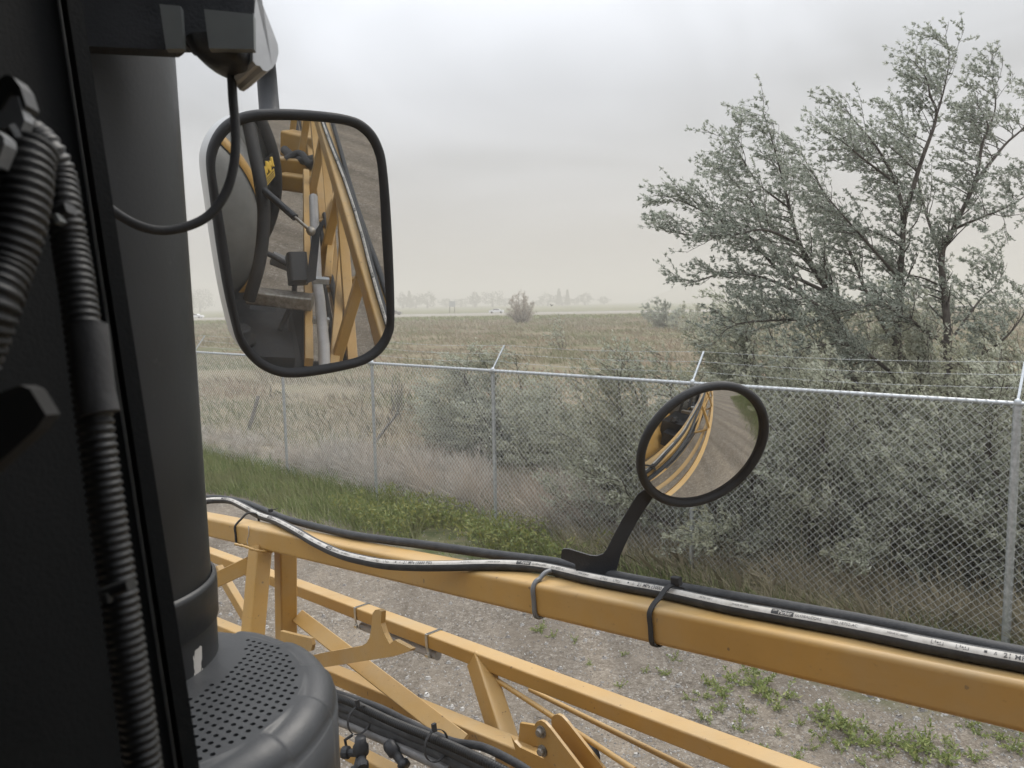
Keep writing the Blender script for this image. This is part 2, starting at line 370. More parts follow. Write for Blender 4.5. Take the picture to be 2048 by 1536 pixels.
# ------------------------------------------------------------------ ground
FC = np.array([-1.172, 11.192]); FD = unit([-.7395, .6732]); FN = np.array([.6732, .7395])   # fence line
FT = float(FC @ FN)       # fence distance along FN
def ground_mat():
    m = bpy.data.materials.new('ground_surface'); m.use_nodes = True
    nt = m.node_tree; nd, lk = nt.nodes, nt.links; b = nd['Principled BSDF']; b.inputs['Roughness'].default_value = .95
    b.inputs['Specular IOR Level'].default_value = .15
    t = N(nd, 'ShaderNodeTexCoord'); P = t.outputs['Object']
    def noise(s, d=6, r=.6, dist=0):
        n = N(nd, 'ShaderNodeTexNoise'); n.inputs['Scale'].default_value = s; n.inputs['Detail'].default_value = d
        n.inputs['Roughness'].default_value = r; n.inputs['Distortion'].default_value = dist; lk.new(P, n.inputs['Vector']); return n.outputs['Fac']
    def ramp(src, stops):
        r = N(nd, 'ShaderNodeValToRGB'); e = r.color_ramp.elements
        while len(e) < len(stops): e.new(.5)
        for i, (p, c) in enumerate(stops): e[i].position = p; e[i].color = (*c, 1)
        lk.new(src, r.inputs[0]); return r.outputs[0]
    def mix(f, a, bb):
        x = N(nd, 'ShaderNodeMixRGB'); lk.new(f, x.inputs[0]); lk.new(a, x.inputs[1]); lk.new(bb, x.inputs[2]); return x.outputs[0]
    def mth(op, a, bb=None, clamp=False):
        x = N(nd, 'ShaderNodeMath', operation=op); x.use_clamp = clamp
        for i, q in enumerate((a, bb)):
            if q is None: continue
            if isinstance(q, (int, float)): x.inputs[i].default_value = q
            else: lk.new(q, x.inputs[i])
        return x.outputs[0]
    dt = N(nd, 'ShaderNodeVectorMath', operation='DOT_PRODUCT'); dt.inputs[1].default_value = (FN[0], FN[1], 0); lk.new(P, dt.inputs[0])
    off = mth('SUBTRACT', dt.outputs['Value'], FT)
    # gravel: compacted soil with stones of several sizes
    v1 = N(nd, 'ShaderNodeTexVoronoi'); v1.inputs['Scale'].default_value = 75; lk.new(P, v1.inputs['Vector'])
    v2 = N(nd, 'ShaderNodeTexVoronoi'); v2.inputs['Scale'].default_value = 22; lk.new(P, v2.inputs['Vector'])
    def grey(c):
        s = N(nd, 'ShaderNodeSeparateColor'); lk.new(c, s.inputs[0]); return s.outputs[0]
    st1 = ramp(grey(v1.outputs['Color']), [(0, (.05, .042, .033)), (.35, (.135, .116, .093)), (.7, (.205, .178, .147)), (.93, (.28, .25, .21)), (1, (.46, .43, .385))])
    st2 = ramp(grey(v2.outputs['Color']), [(0, (.07, .06, .05)), (.85, (.165, .147, .125)), (1, (.3, .28, .25))])
    soil = ramp(noise(3.2, 8), [(.3, (.135, .112, .086)), (.7, (.225, .192, .153))])
    gr = mix(mth('MULTIPLY', noise(60, 2), .9), st1, st2)
    gr = mix(ramp(noise(1.1, 5), [(.38, (.15, .15, .15)), (.62, (.55, .55, .55))]), gr, soil)
    # field: dry grass, straw and green patches
    fld = ramp(noise(.22, 9, .68), [(.3, (.115, .115, .06)), (.42, (.175, .145, .1)), (.55, (.22, .185, .125)), (.66, (.13, .13, .07)), (.76, (.19, .145, .11))])
    fin = ramp(noise(7, 8, .75), [(.3, (.55, .55, .55)), (.7, (1.25, 1.25, 1.25))])
    x = N(nd, 'ShaderNodeMixRGB', blend_type='MULTIPLY'); x.inputs[0].default_value = .8; lk.new(fld, x.inputs[1]); lk.new(fin, x.inputs[2]); fld = x.outputs[0]
    # far meadow beyond the highway
    sp = N(nd, 'ShaderNodeSeparateXYZ'); lk.new(P, sp.inputs[0])
    far = mth('GREATER_THAN', sp.outputs['Y'], 262.0)
    mead = ramp(noise(.02, 4), [(.35, (.115, .125, .06)), (.65, (.16, .16, .085))])
    # long bands of green and straw across the wide field
    mpb = N(nd, 'ShaderNodeMapping'); mpb.inputs['Scale'].default_value = (.03, .08, 1); mpb.inputs['Rotation'].default_value = (0, 0, .07); lk.new(P, mpb.inputs[0])
    nb = N(nd, 'ShaderNodeTexNoise'); nb.inputs['Scale'].default_value = 1.0; nb.inputs['Detail'].default_value = 7; nb.inputs['Roughness'].default_value = .62; lk.new(mpb.outputs[0], nb.inputs['Vector'])
    bandc = ramp(nb.outputs['Fac'], [(.34, (.07, .082, .038)), (.43, (.125, .12, .065)), (.5, (.185, .15, .1)), (.56, (.11, .112, .058)), (.62, (.16, .125, .09)), (.7, (.085, .092, .045))])
    fb = mth('MULTIPLY', mth('SUBTRACT', sp.outputs['Y'], 25.0), .03, True)
    fld = mix(mth('MULTIPLY', fb, .9), fld, bandc)
    fld = mix(far, fld, mead)
    # wheel tracks and damp patches run along the yard
    mpt = N(nd, 'ShaderNodeMapping'); mpt.inputs['Rotation'].default_value = (0, 0, math.atan2(FD[0], FD[1])); mpt.inputs['Scale'].default_value = (1.7, .12, 1); lk.new(P, mpt.inputs[0])
    nt2 = N(nd, 'ShaderNodeTexNoise'); nt2.inputs['Scale'].default_value = 1.0; nt2.inputs['Detail'].default_value = 6; lk.new(mpt.outputs[0], nt2.inputs['Vector'])
    trk = N(nd, 'ShaderNodeMixRGB', blend_type='MULTIPLY'); trk.inputs[0].default_value = 1.0
    lk.new(gr, trk.inputs[1]); lk.new(ramp(nt2.outputs['Fac'], [(.32, (.72, .7, .68)), (.5, (1, 1, 1)), (.68, (1.22, 1.2, 1.17))]), trk.inputs[2]); gr = trk.outputs[0]
    verge = ramp(noise(5, 8), [(.35, (.06, .075, .03)), (.65, (.14, .13, .075))])
    wob = mth('MULTIPLY', mth('SUBTRACT', noise(1.3, 6), .5), 1.6)
    f_v = mth('ADD', mth('MULTIPLY', mth('ADD', off, mth('ADD', wob, 1.5)), 2.2), 0, True)
    f_f = mth('ADD', mth('MULTIPLY', mth('ADD', off, mth('ADD', wob, 0.1)), 2.0), 0, True)
    c = mix(f_v, gr, verge); c = mix(f_f, c, fld)
    lk.new(c, b.inputs['Base Color'])
    h = mth('ADD', mth('MULTIPLY', v1.outputs['Distance'], -1.0), mth('MULTIPLY', noise(30, 6), .7))
    bp = N(nd, 'ShaderNodeBump'); bp.inputs['Strength'].default_value = .55; bp.inputs['Distance'].default_value = .012
    lk.new(h, bp.inputs['Height']); lk.new(bp.outputs[0], b.inputs['Normal'])
    return m
# one sheet out to the horizon, denser and gently uneven near the camera
xs = np.unique(np.concatenate([np.linspace(-2600, 2600, 27), np.linspace(-60, 60, 121)]))
ys = np.unique(np.concatenate([np.linspace(-400, 3000, 18), np.linspace(-30, 90, 121)]))
GX, GY = np.meshgrid(xs, ys)
_off = GX*FN[0]+GY*FN[1]-FT
GZ = np.where((_off > .5) & (_off < 60), .05*np.sin(GX*.9+1)*np.sin(GY*.7)+.06*np.sin(GX*.31+GY*.23), 0)
gv = np.stack([GX.ravel(), GY.ravel(), GZ.ravel()], 1)
nx = len(xs); ii = np.arange((len(ys)-1)*nx).reshape(len(ys)-1, nx)[:, :-1].ravel()
ground = idx_obj('ground', gv, np.stack([ii, ii+1, ii+nx+1, ii+nx], 1), ground_mat()); tag(ground, kind='structure')

# ------------------------------------------------------------------ highway far away
mb = MB()
RA = np.array([-420., 268.]); RB = np.array([420., 208.]); rd = unit(RB-RA); rn = np.array([-rd[1], rd[0]])
RB_ = None
def rp(s, w, z): p = RA+rd*s+rn*w; return (p[0], p[1], z)
Lr = np.linalg.norm(RB-RA)
mb.add([rp(0, -6, .02), rp(Lr, -6, .02), rp(Lr, 6, .02), rp(0, 6, .02)], [(0, 1, 2, 3)])
road = obj('highway', mb, M['asphalt']); tag(road, kind='structure')
mb = MB()
for w in (-5.2, 5.2):
    mb.add([rp(0, w-.12, .03), rp(Lr, w-.12, .03), rp(Lr, w+.12, .03), rp(0, w+.12, .03)], [(0, 1, 2, 3)])
tag(obj('road_marking', mb, M['roadline']), kind='structure')
mb = MB(); pass

mb.add([rp(0, -36, .01), rp(Lr, -36, .01), rp(Lr, -7, .01), rp(0, -7, .01)], [(0, 1, 2, 3)])
tag(obj('road_shoulder', mb, mat('pale_shoulder_gravel', (.2, .185, .155), (.26, .24, .205), scale=.15, rough=1.0)), kind='structure')

# ------------------------------------------------------------------ the boom
def bx(u, v, z): return CAM*[1, 1, 0]+UH*u+BV*v+Z*z       # machine coordinates: rearward, outward, height
boom = thing('spray_boom', 'long yellow steel folded spray boom truss running past the cab window', 'boom', bx(-1.5, 1.35, 0))
PF0 = np.array([.749, 1.092, 2.528])                       # a point on the beam's upper inner edge
S = .08
BW = unit(np.cross(BU, BV)); BW = BW if BW[2] > 0 else -BW
pc = PF0+BV*S/2-BW*S/2                                     # on the beam's axis
obj('top_beam', MB().bar(pc-BU*5.2, pc+BU*8.5, S, S, BW, r=.012, seg=5), M['yellow'], boom)
def beam_top(px, py, lift):
    P = PF0+BW*lift; return on_plane(px, py, P, BW)
A0, A1 = at(660, 1199, 3.3), at(1260, 1426, 2.14); Ad = unit(A1-A0)
B0, B1 = at(660, 1345, 2.95), at(1006, 1489, 2.3); Bd = unit(B1-B0)
N0, N1 = at(676, 1462, 2.62), at(850, 1543, 2.3); Nd = unit(N1-N0)
obj('lower_chord', MB().bar(A0-Ad*4, A1+Ad*9, .064, .05, Z, r=.006), M['yellow'], boom)
obj('lower_chord', MB().bar(B0-Bd*4, B1+Bd*9, .06, .048, Z, r=.006), M['yellow'], boom)
obj('lower_chord', MB().bar(N0-Nd*3, N1+Bd*9, .05, .04, Z, r=.006), M['yellow'], boom)
# A-frame legs under the beam
obj('leg', MB().bar(at(521, 1092, 2.9), at(499, 1345, 2.78), .08, .06, BV, r=.007), M['yellow'], boom)
obj('leg', MB().bar(at(571, 1095, 2.95), at(573, 1345, 3.12), .055, .07, BV, r=.007), M['yellow'], boom)
obj('weld_bead', MB().tube(spline([at(470, 1088, 2.86), at(490, 1093, 2.83), at(510, 1100, 2.82), at(532, 1103, 2.83), at(545, 1104, 2.86)], 24), [.0045+.0015*math.sin(i*2.1) for i in range(24)], 8), M['yellow'], boom)
obj('brace', MB().bar(at(500, 1128, 2.93), at(330, 1208, 3.1), .012, .058, Z, r=.003), M['yellow'], boom)
obj('brace', MB().bar(at(438, 1140, 3.35), at(510, 1262, 3.05), .03, .05, Z, r=.004), M['yellow'], boom)
obj('brace', MB().bar(at(596, 1232, 3.05), at(925, 1486, 2.28), .056, .012, unit(Z*.8-BV*.6), r=.003), M['yellow'], boom)
obj('brace', MB().bar(at(820, 1399, 2.72), at(752, 1470, 2.62), .05, .03, Z, r=.004), M['yellow'], boom)
# post between the chords
obj('post', MB().bar(at(957, 1318, 2.6), at(1030, 1545, 2.28), .078, .06, BV, r=.006), M['yellow'], boom)
def vplate(name, pts, zc, th, m=M['yellow'], n=BV, parent=boom):
    P = at(*zc); poly = [on_plane(x, y, P, n) for x, y in pts]
    return obj(name, MB().prism(poly, n*th), m, parent)
vplate('gusset_plate', [(1022, 1472), (1028, 1482), (1040, 1495), (1130, 1537), (1160, 1560), (1050, 1560)], (1040, 1500, 2.2), .01)
vplate('gusset_plate', [(1040, 1446), (1070, 1451), (1076, 1490), (1060, 1497), (1036, 1486)], (1055, 1470, 2.24), .01)
ck = [(1069, 1455), (1070, 1448), (1074, 1443), (1082, 1441), (1090, 1445), (1100, 1456), (1166, 1542), (1190, 1575), (1150, 1560), (1100, 1527), (1082, 1512), (1074, 1490)]
cheek = vplate('pulley_cheek', ck, (1090, 1470, 2.1), .009)
P2 = at(1090, 1470, 2.1)+BV*.055
obj('pulley_cheek', MB().prism([on_plane(x, y, at(1090, 1470, 2.1), BV)+BV*.055+UH*.012 for x, y in ck], BV*.009), M['yellow'], boom)
sh = at(1172, 1513, 2.12)
for px_, py_, r_ in ((1083.5, 1463, .0125), (1086, 1501, .012)):
    c = on_plane(px_, py_, at(1090, 1470, 2.1), BV)
    obj('bolt', MB().lathe(c, [(0, -.016), (r_*.75, -.016), (r_*.9, -.012), (r_*.9, -.004), (r_*1.35, -.004), (r_*1.35, .0), (0, .0)], 12, BV, smooth=False), M['bolt'], cheek)
obj('sheave', MB().lathe(sh, [(0, 0), (.03, 0), (.034, .004), (.028, .012), (.034, .02), (.03, .024), (0, .024)], 24, BV), M['rubber'], boom)
vplate('end_plate', [(1150, 1489), (1180, 1503), (1192, 1522), (1188, 1550), (1130, 1560), (1120, 1500)], (1172, 1513, 2.2), .009)
obj('tie_rod', MB().tube([at(978, 1350, 2.55), at(1140, 1456, 2.18), at(1270, 1541, 1.95)], .0082, 12), M['yellow'], boom)
obj('tie_rod', MB().tube([at(1060, 1379, 2.62), at(1260, 1479, 2.2), at(1390, 1544, 2.0)], .0082, 12), M['yellow'], boom)
# hook shaped cradle bracket
vplate('cradle_bracket', [(590, 1318), (660, 1303), (723, 1292), (733, 1286), (739, 1275), (742, 1258), (745, 1227), (750, 1220), (757, 1219), (763, 1223), (762, 1247), (768, 1267), (779, 1288), (789, 1280), (822, 1298), (820, 1302), (786, 1313), (660, 1333), (590, 1342)], (740, 1280, 2.35), .014, n=unit(BV+UH*.25))
vplate('cradle_bracket', [(560, 1262), (600, 1272), (622, 1277), (625, 1290), (622, 1302), (600, 1310), (560, 1300)], (610, 1285, 2.5), .012)
# the part of the truss behind the cab (seen in the mirrors): posts and diagonals between the chords
def beam_u(s): return pc+BU*s
k = 0
for s in np.arange(.55, 8.2, .95):
    Bp = beam_u(s); ua = float((Bp-CAM) @ UH)
    def chord(p0, d):
        t = (ua-float((p0-CAM) @ UH))/float(d @ UH); return p0+d*t
    An, Bn, Nn = chord(A0, Ad), chord(B0, Bd), chord(N1, Bd)
    obj('post', MB().bar(Bp-BW*.03, Nn-BV*.12, .045, .05, BV, r=.006), M['yellow'], boom)
    obj('post', MB().bar(Bp-BW*.03, An, .04, .04, BV, r=.006), M['yellow'], boom)
    nx_ = beam_u(s+.95)
    obj('brace', MB().bar(Nn, nx_-BW*.03, .012 if k % 2 else .04, .05, BV, r=.003), M['yellow'], boom)
    obj('brace', MB().bar(Nn-BV*.1, An, .035, .035, Z, r=.004), M['yellow'], boom)
    k += 1

for off_, r_ in ((.02, .018), (.055, .014), (-.02, .014)):
    P = [N1+Bd*q+BV*(off_*1.0-.05)+Z*(.045+.02*math.sin(q*2.3+off_*90)) for q in np.linspace(1.2, 8.6, 60)]
    tag(obj('rubber_hose', MB().tube(P, r_, 10), M['hose']), 'black hose on the lower boom chord behind the cab, seen in the mirrors', 'hose', 'hoses on the boom behind the cab')
for q in (1.7, 2.6, 3.5, 4.5, 5.6):
    c = N1+Bd*q-BV*.03-Z*.05
    tag(obj('valve_block', MB().bar(c-BU*.08, c+BU*.08, .07, .1, Z, r=.015).lathe(c-Z*.16, [(0, 0), (.02, 0), (.028, .03), (.028, .09), (0, .1)], 12), M['black']), 'black valve block under the boom behind the cab, seen in the mirrors', 'valve', 'valve blocks on the boom behind the cab')
obj('paint_run', MB().tube([on_plane(497+q*.6*math.sin(q), 1052+q*6.2, PF0-BV*.001, BV) for q in range(7)], [.0016, .002, .0014, .002, .0012, .0018, .001], 5), M['white'], boom)
for sx_, zz_ in ((955, 2.6), (976, 2.56)):
    obj('weld_bead', MB().tube([at(sx_-14, 1336+(sx_-955)*.36, zz_), at(sx_, 1342+(sx_-955)*.38, zz_-.01), at(sx_+14, 1347+(sx_-955)*.38, zz_-.02)], .0045, 7), M['yellow'], boom)
# hydraulic hoses on the beam
lay_px = [(380, 1005), (415, 1002), (434, 1000.5), (461, 1002), (485, 1012.5), (519.6, 1031), (554, 1043), (591, 1062), (632, 1086), (680, 1108), (725, 1120), (776, 1129), (844, 1132), (913, 1131.5), (981, 1130), (1049, 1132), (1102, 1139), (1179, 1157), (1256, 1172), (1333, 1186), (1460, 1214), (1563, 1233), (1716, 1261), (1870, 1293), (2048, 1327)]
blk_px = [(395, 996), (440, 996), (485, 1004), (520, 1017), (564, 1035), (605, 1046.6), (707.6, 1070.6), (844, 1089), (1000, 1110.7), (1102, 1123.5), (1153, 1134), (1230, 1152), (1307, 1167), (1409, 1185), (1563, 1212), (1767, 1250), (2048, 1309)]
HR = .0142
def rear(pts, swing):
    p = pts[-1]; d = BU
    return list(pts)+[p+d*s+BV*swing*math.sin(s*1.7)*min(1, s) for s in (.35, .8, 1.4, 2.1, 2.9, 3.8, 4.8, 6.0, 7.2)]
lay_pts = rear([beam_top(x, y, HR) for x, y in lay_px], .018)
blk_pts = rear([beam_top(x, y, HR*.95) for x, y in blk_px], -.012)
LP = spline(lay_pts, 420); BP = spline(blk_pts, 320)
h1 = thing('hydraulic_hose', 'black rubber hose with white printed stripe lying along the yellow beam', 'hose', LP[0])
obj('hose_body', MB().tube(LP, HR, 16), M['hose'], h1)
h2 = tag(obj('hydraulic_hose', MB().tube(BP, HR*.92, 14), M['hose']), 'plain scuffed black rubber hose behind the striped one on the beam', 'hose')
# white printed stripe and the print on it
seg = np.linalg.norm(np.diff(LP, axis=0), axis=1); ARC = np.concatenate([[0], np.cumsum(seg)])
TG = np.gradient(LP, axis=0); TG /= np.linalg.norm(TG, axis=1)[:, None]
NREF = unit(-BV*.62+Z*.78)
def hose_frame(s):
    i = min(max(np.searchsorted(ARC, s)-1, 0), len(LP)-2); t = (s-ARC[i])/max(seg[i], 1e-9)
    p = LP[i]*(1-t)+LP[i+1]*t; T = unit(TG[i]*(1-t)+TG[i+1]*t)
    n = unit(NREF-T*np.dot(NREF, T)); return p, T, n, np.cross(n, T)     # last: across, towards the top
def on_hose(s, y, lift):
    p, T, n, b = hose_frame(s)
    if b[2] < 0: b = -b
    a = y/HR; return p+(n*math.cos(a)+b*math.sin(a))*(HR+lift)
SW = .0062
mb = MB(); ss = np.linspace(0.02, ARC[-1]-.02, 700); vv = []
for s in ss:
    for y in (-SW, -SW/2, 0, SW/2, SW): vv.append(on_hose(s, y, .0003))
mb.add(vv, [(i*5+k, i*5+k+1, (i+1)*5+k+1, (i+1)*5+k) for i in range(len(ss)-1) for k in range(4)], True)
obj('print_stripe', mb, M['white'], h1, recalc=False)
def arc_at_px(px):
    d = [abs(1024+FPX*np.dot(p-CAM, _R)/np.dot(p-CAM, _F)-px) if np.dot(p-CAM, _F) > .3 else 1e9 for p in LP]
    return ARC[int(np.argmin(d))]
dg_cache = {}
def text_geo(body, size, bold=0.0):
    key = (body, size)
    if key in dg_cache: return dg_cache[key]
    cu = bpy.data.curves.new('txt', 'FONT'); cu.body = body; cu.size = size; cu.resolution_u = 2; cu.offset = bold
    o = bpy.data.objects.new('txt', cu); COL.objects.link(o)
    dg = bpy.context.evaluated_depsgraph_get(); me = bpy.data.meshes.new_from_object(o.evaluated_get(dg))
    v = np.array([x.co[:] for x in me.vertices]); f = [list(p.vertices) for p in me.polygons]
    COL.objects.unlink(o); bpy.data.objects.remove(o); bpy.data.curves.remove(cu); bpy.data.meshes.remove(me)
    dg_cache[key] = (v, f); return v, f
pr_ink, pr_white = MB(), MB()
def put_text(body, s, size, mbx, lift=.0008, bold=0.0, y0=None):
    v, f = text_geo(body, size, bold)
    y0 = -size*.35 if y0 is None else y0
    mbx.add([on_hose(s+p[0], p[1]+y0, lift) for p in v], f, False)
    return v[:, 0].max()
def put_rect(s0, s1, y0, y1, mbx, lift):
    n = max(2, int((s1-s0)/.006)); vv = []
    for s in np.linspace(s0, s1, n):
        for y in np.linspace(y0, y1, 4): vv.append(on_hose(s, y, lift))
    mbx.add(vv, [(i*4+k, i*4+k+1, (i+1)*4+k+1, (i+1)*4+k) for i in range(n-1) for k in range(3)], False)
def emblem(s, w):
    # rounded outline badge with a small mark inside
    for a, b, c, d in ((0, w*.2, -.0035, -.0028), (0, .0008, -.0035, .0035), (w*.55, w, -.0035, -.0028), (w-.0008, w, -.0035, .002), (w*.3, w*.36, -.001, .0035), (w*.45, w*.6, -.001, .001), (w*.7, w*.76, -.001, .002)):
        put_rect(s+a, s+b, c, d, pr_ink, .0008)
def cycle(s0, L):
    put_rect(s0, s0+.062*L, -SW*.8, SW*.8, pr_ink, .0006)
    put_text('Parker', s0+.02*L, .0098, pr_white, .0011, .0002)
    put_rect(s0+.004*L, s0+.016*L, .001, .0018, pr_white, .0011); put_rect(s0+.008*L, s0+.016*L, .0028, .0036, pr_white, .0011)
    put_text('GLOBALCORE', s0+.066*L, .0078, pr_ink)
    put_text('ISO 18752-AC', s0+.162*L, .0078, pr_ink)
    put_text('MSHA IC-40/27', s0+.30*L, .0052, pr_ink)
    emblem(s0+.40*L, .026*L); emblem(s0+.452*L, .026*L)
    put_rect(s0+.508*L, s0+.514*L, -.002, .002, pr_ink, .0008)
    v, f = text_geo('\u0394', .007); put_text('\u0394', s0+.527*L, .007, pr_ink)
    put_text('21 MPa (3000 PSI)', s0+.545*L, .0115, pr_ink, bold=.00012)
    put_text('-40 TO 100 C', s0+.775*L, .0056, pr_ink)
    put_text('MADE IN USA', s0+.885*L, .0056, pr_ink)
sA = arc_at_px(1036); sB = arc_at_px(1545); L = sB-sA
for kk in range(-4, 12):
    if sA+kk*L > .03 and sA+(kk+1)*L < ARC[-1]-.05: cycle(sA+kk*L, L)
tag(obj('hose_print', pr_ink, M['ink'], h1, recalc=False), kind='stuff'); tag(obj('logo_print', pr_white, M['white'], h1, recalc=False), kind='stuff')

# ties and clamps round the beam
def wrap(px, r, name, label, cat, m, flat=None, lean=0.0, tail=True, over=HR*2):
    """a band round the beam, crossing it where its upper inner edge shows at photo pixel px"""
    xs_ = [1024+FPX*np.dot(p-CAM, _R)/np.dot(p-CAM, _F) for p in (PF0-BU*s for s in np.linspace(0, 4.5, 400))]
    s = -np.linspace(0, 4.5, 400)[int(np.argmin(np.abs(np.array(xs_)-px)))]
    e = PF0+BU*s; g = .0035 if flat is None else .004
    path = [e+BU*(-.004)-BW*(S+g)+BV*(S*.55), e-BW*(S+g)+BV*.012, e-BW*(S-.008)-BV*g, e-BW*.04-BV*g, e-BW*.012-BV*g,
            e+BW*g+BV*.008+BU*lean*.1, e+BW*(over*.55)+BV*.022+BU*lean*.35, e+BW*(over+g)+BV*.042+BU*lean*.6, e+BW*(over+g)+BV*.062+BU*lean*.9,
            e+BW*(over*.5)+BV*(S+g)+BU*lean, e-BW*.03+BV*(S+g)+BU*lean, e-BW*(S+g)+BV*(S*.9)+BU*lean*.5, e+BU*(-.004)-BW*(S+g)+BV*(S*.55)]
    t = thing(name, label, cat, e)
    mbb = MB(); P = spline(path, 70)
    if flat:
        w, th = flat; nn = len(P); vv = []; c0 = e+BV*S/2-BW*S/2
        for i in range(nn):
            T = unit(P[min(i+1, nn-1)]-P[max(i-1, 0)]); o_ = P[i]-c0; o_ = unit(o_-T*np.dot(o_, T)); sd = unit(np.cross(T, o_))
            for a, b in ((-w/2, 0), (w/2, 0), (w/2, th), (-w/2, th)): vv.append(P[i]+sd*a+o_*b)
        mbb.add(vv, [(i*4+k2, i*4+(k2+1) % 4, (i+1)*4+(k2+1) % 4, (i+1)*4+k2) for i in range(nn-1) for k2 in range(4)], False)
    else: mbb.tube(P, r, 10)
    obj('band', mbb, m, t)
    return t, e, P
t, e, P = wrap(470, .0042, 'cable_tie', 'thin black cable tie holding both hoses near the exhaust stack', 'cable tie', M['rubber'], lean=.02)
hp = at(541, 1021, float(np.dot(P[40]-CAM, _F)))
obj('tie_head', MB().box(hp, .016, .012, .012, (BU, BV, BW)).bar(hp, hp+unit(BU*.8+BV*.5+Z*.2)*.03, .006, .003), M['rubber'], t)
t, e, P = wrap(1302, .004, 'rubber_strap', 'wide black rubber strap round the beam and hoses, right of the round mirror arm', 'strap', M['rubber'], flat=(.0115, .003), lean=.028)
hp = P[46]+BW*.012; obj('strap_head', MB().bar(hp-BU*.008, hp+BU*.012, .014, .018, BW, r=.003), M['rubber'], t)
t, e, P = wrap(1066, .006, 'u_bolt_clamp', 'round grey coated U-bolt clamp on the beam below the round mirror', 'clamp', M['housing'], lean=.0, over=.012)
t2, e2, P2_ = wrap(1760, .003, 'cable_tie', 'x', 'cable tie', M['rubber']); 
for ch in list(t2.children): bpy.data.objects.remove(ch)
bpy.data.objects.remove(t2)

# hose clamps and grey pipe on the outer chord
t = tag(obj('plastic_pipe', MB().tube([at(724, 1252, 3.13), at(800, 1282, 2.93), at(876, 1312, 2.76)], .016, 16), M['greypipe']), 'short grey plastic pipe clamped under the outer lower chord', 'pipe')
for cx, lab in ((722, 'stainless hose clamp at the upper end of the grey pipe'), (865, 'stainless hose clamp at the lower end of the grey pipe')):
    tt = (cx-660)/(1260-660); zz = 1/((1-tt)/3.3+tt/2.14); c = A0+Ad*np.dot(at(cx+8, 1199+tt*227, zz)-A0, Ad)
    sd = unit(np.cross(Ad, Z)); 
    if np.dot(sd, BV) < 0: sd = -sd
    up = np.cross(sd, Ad); up = up if up[2] > 0 else -up
    tq = thing('hose_clamp', lab, 'hose clamp', c, 'stainless clamps on the lower chord')
    ring = [sd*.0335+up*.0262, -sd*.0335+up*.0262, -sd*.0345+up*.02, -sd*.0345-up*.02, -sd*.028-up*.058, -sd*.012-up*.062, sd*.012-up*.044, sd*.0335-up*.027]
    mbb = MB(); P = [c+q for q in ring]; vv = []
    for q in ring:
        o_ = unit(q)
        for a, b in ((-.007, 0), (.007, 0), (.007, .0016), (-.007, .0016)): vv.append(c+q+Ad*a+o_*b)
    nn = len(ring)
    mbb.add(vv, [(i*4+k2, i*4+(k2+1) % 4, ((i+1) % nn)*4+(k2+1) % 4, ((i+1) % nn)*4+k2) for i in range(nn) for k2 in range(4)], False)
    bnd = obj('band', mbb, M['steel'], tq)
    mbb = MB()
    for j in range(11): mbb.box(c+sd*(.03-.0058*j)+up*.0284, .009, .0018, .001, (Ad, sd, up))
    tag(obj('slot_row', mbb, M['ink'], bnd), kind='stuff')
    obj('screw_housing', MB().bar(c-sd*.035-up*.05-Ad*.009, c-sd*.035-up*.05+Ad*.009, .01, .012, up, r=.002), M['steel'], bnd)

# hose bundle and spray pipe under the boom
def run(pts, n=40): return spline([at(*p) for p in pts], n)
def corrugate(P, r, pitch, amp, sides=12):
    d = np.concatenate([[0], np.cumsum(np.linalg.norm(np.diff(P, axis=0), axis=1))]); n = int(d[-1]/pitch*6)
    s = np.linspace(0, d[-1], n); Q = np.stack([np.interp(s, d, P[:, i]) for i in range(3)], 1)
    rr = [r+amp*(1 if (2*math.pi*x/pitch) % (2*math.pi) < math.pi else -1)*.9 for x in s]
    return MB().tube(Q, rr, sides)
tag(obj('wiring_conduit', corrugate(run([(640, 1388, 2.62), (690, 1400, 2.5), (730, 1418, 2.42), (790, 1446, 2.32), (860, 1474, 2.2), (925, 1502, 2.1), (1000, 1538, 2.0), (1060, 1570, 1.95)], 80), .0125, .009, .0013), M['conduit']), 'black corrugated wiring conduit in the hose bundle under the boom', 'conduit')
tag(obj('rubber_hose', MB().tube(run([(630, 1395, 2.7), (690, 1424, 2.55), (760, 1456, 2.42), (860, 1497, 2.26), (960, 1548, 2.1)], 40), .024, 16), M['hose']), 'thick black rubber hose below the corrugated conduit', 'hose')
tag(obj('rubber_hose', MB().tube(run([(640, 1376, 2.65), (690, 1392, 2.56), (760, 1416, 2.46), (840, 1456, 2.34), (905, 1483, 2.24), (965, 1494, 2.15), (1035, 1528, 2.05), (1080, 1560, 2.0)], 50), .0115, 12), M['hose']), 'slim black hose on top of the bundle under the boom', 'hose')
tag(obj('rubber_hose', MB().tube(run([(640, 1410, 2.6), (700, 1420, 2.5), (790, 1462, 2.36), (870, 1490, 2.22), (985, 1545, 2.05)], 50), .013, 12), M['hose']), 'slim black hose between conduit and thick hose', 'hose')
tag(obj('spray_pipe', MB().tube(run([(640, 1430, 2.62), (700, 1451, 2.5), (780, 1485, 2.36), (900, 1542, 2.16)], 30), .0145, 16), mat('worn_black_pipe', (.1, .098, .095), (.16, .155, .15), scale=20, rough=.35)), 'worn dark grey spray pipe beside the hose bundle', 'pipe')
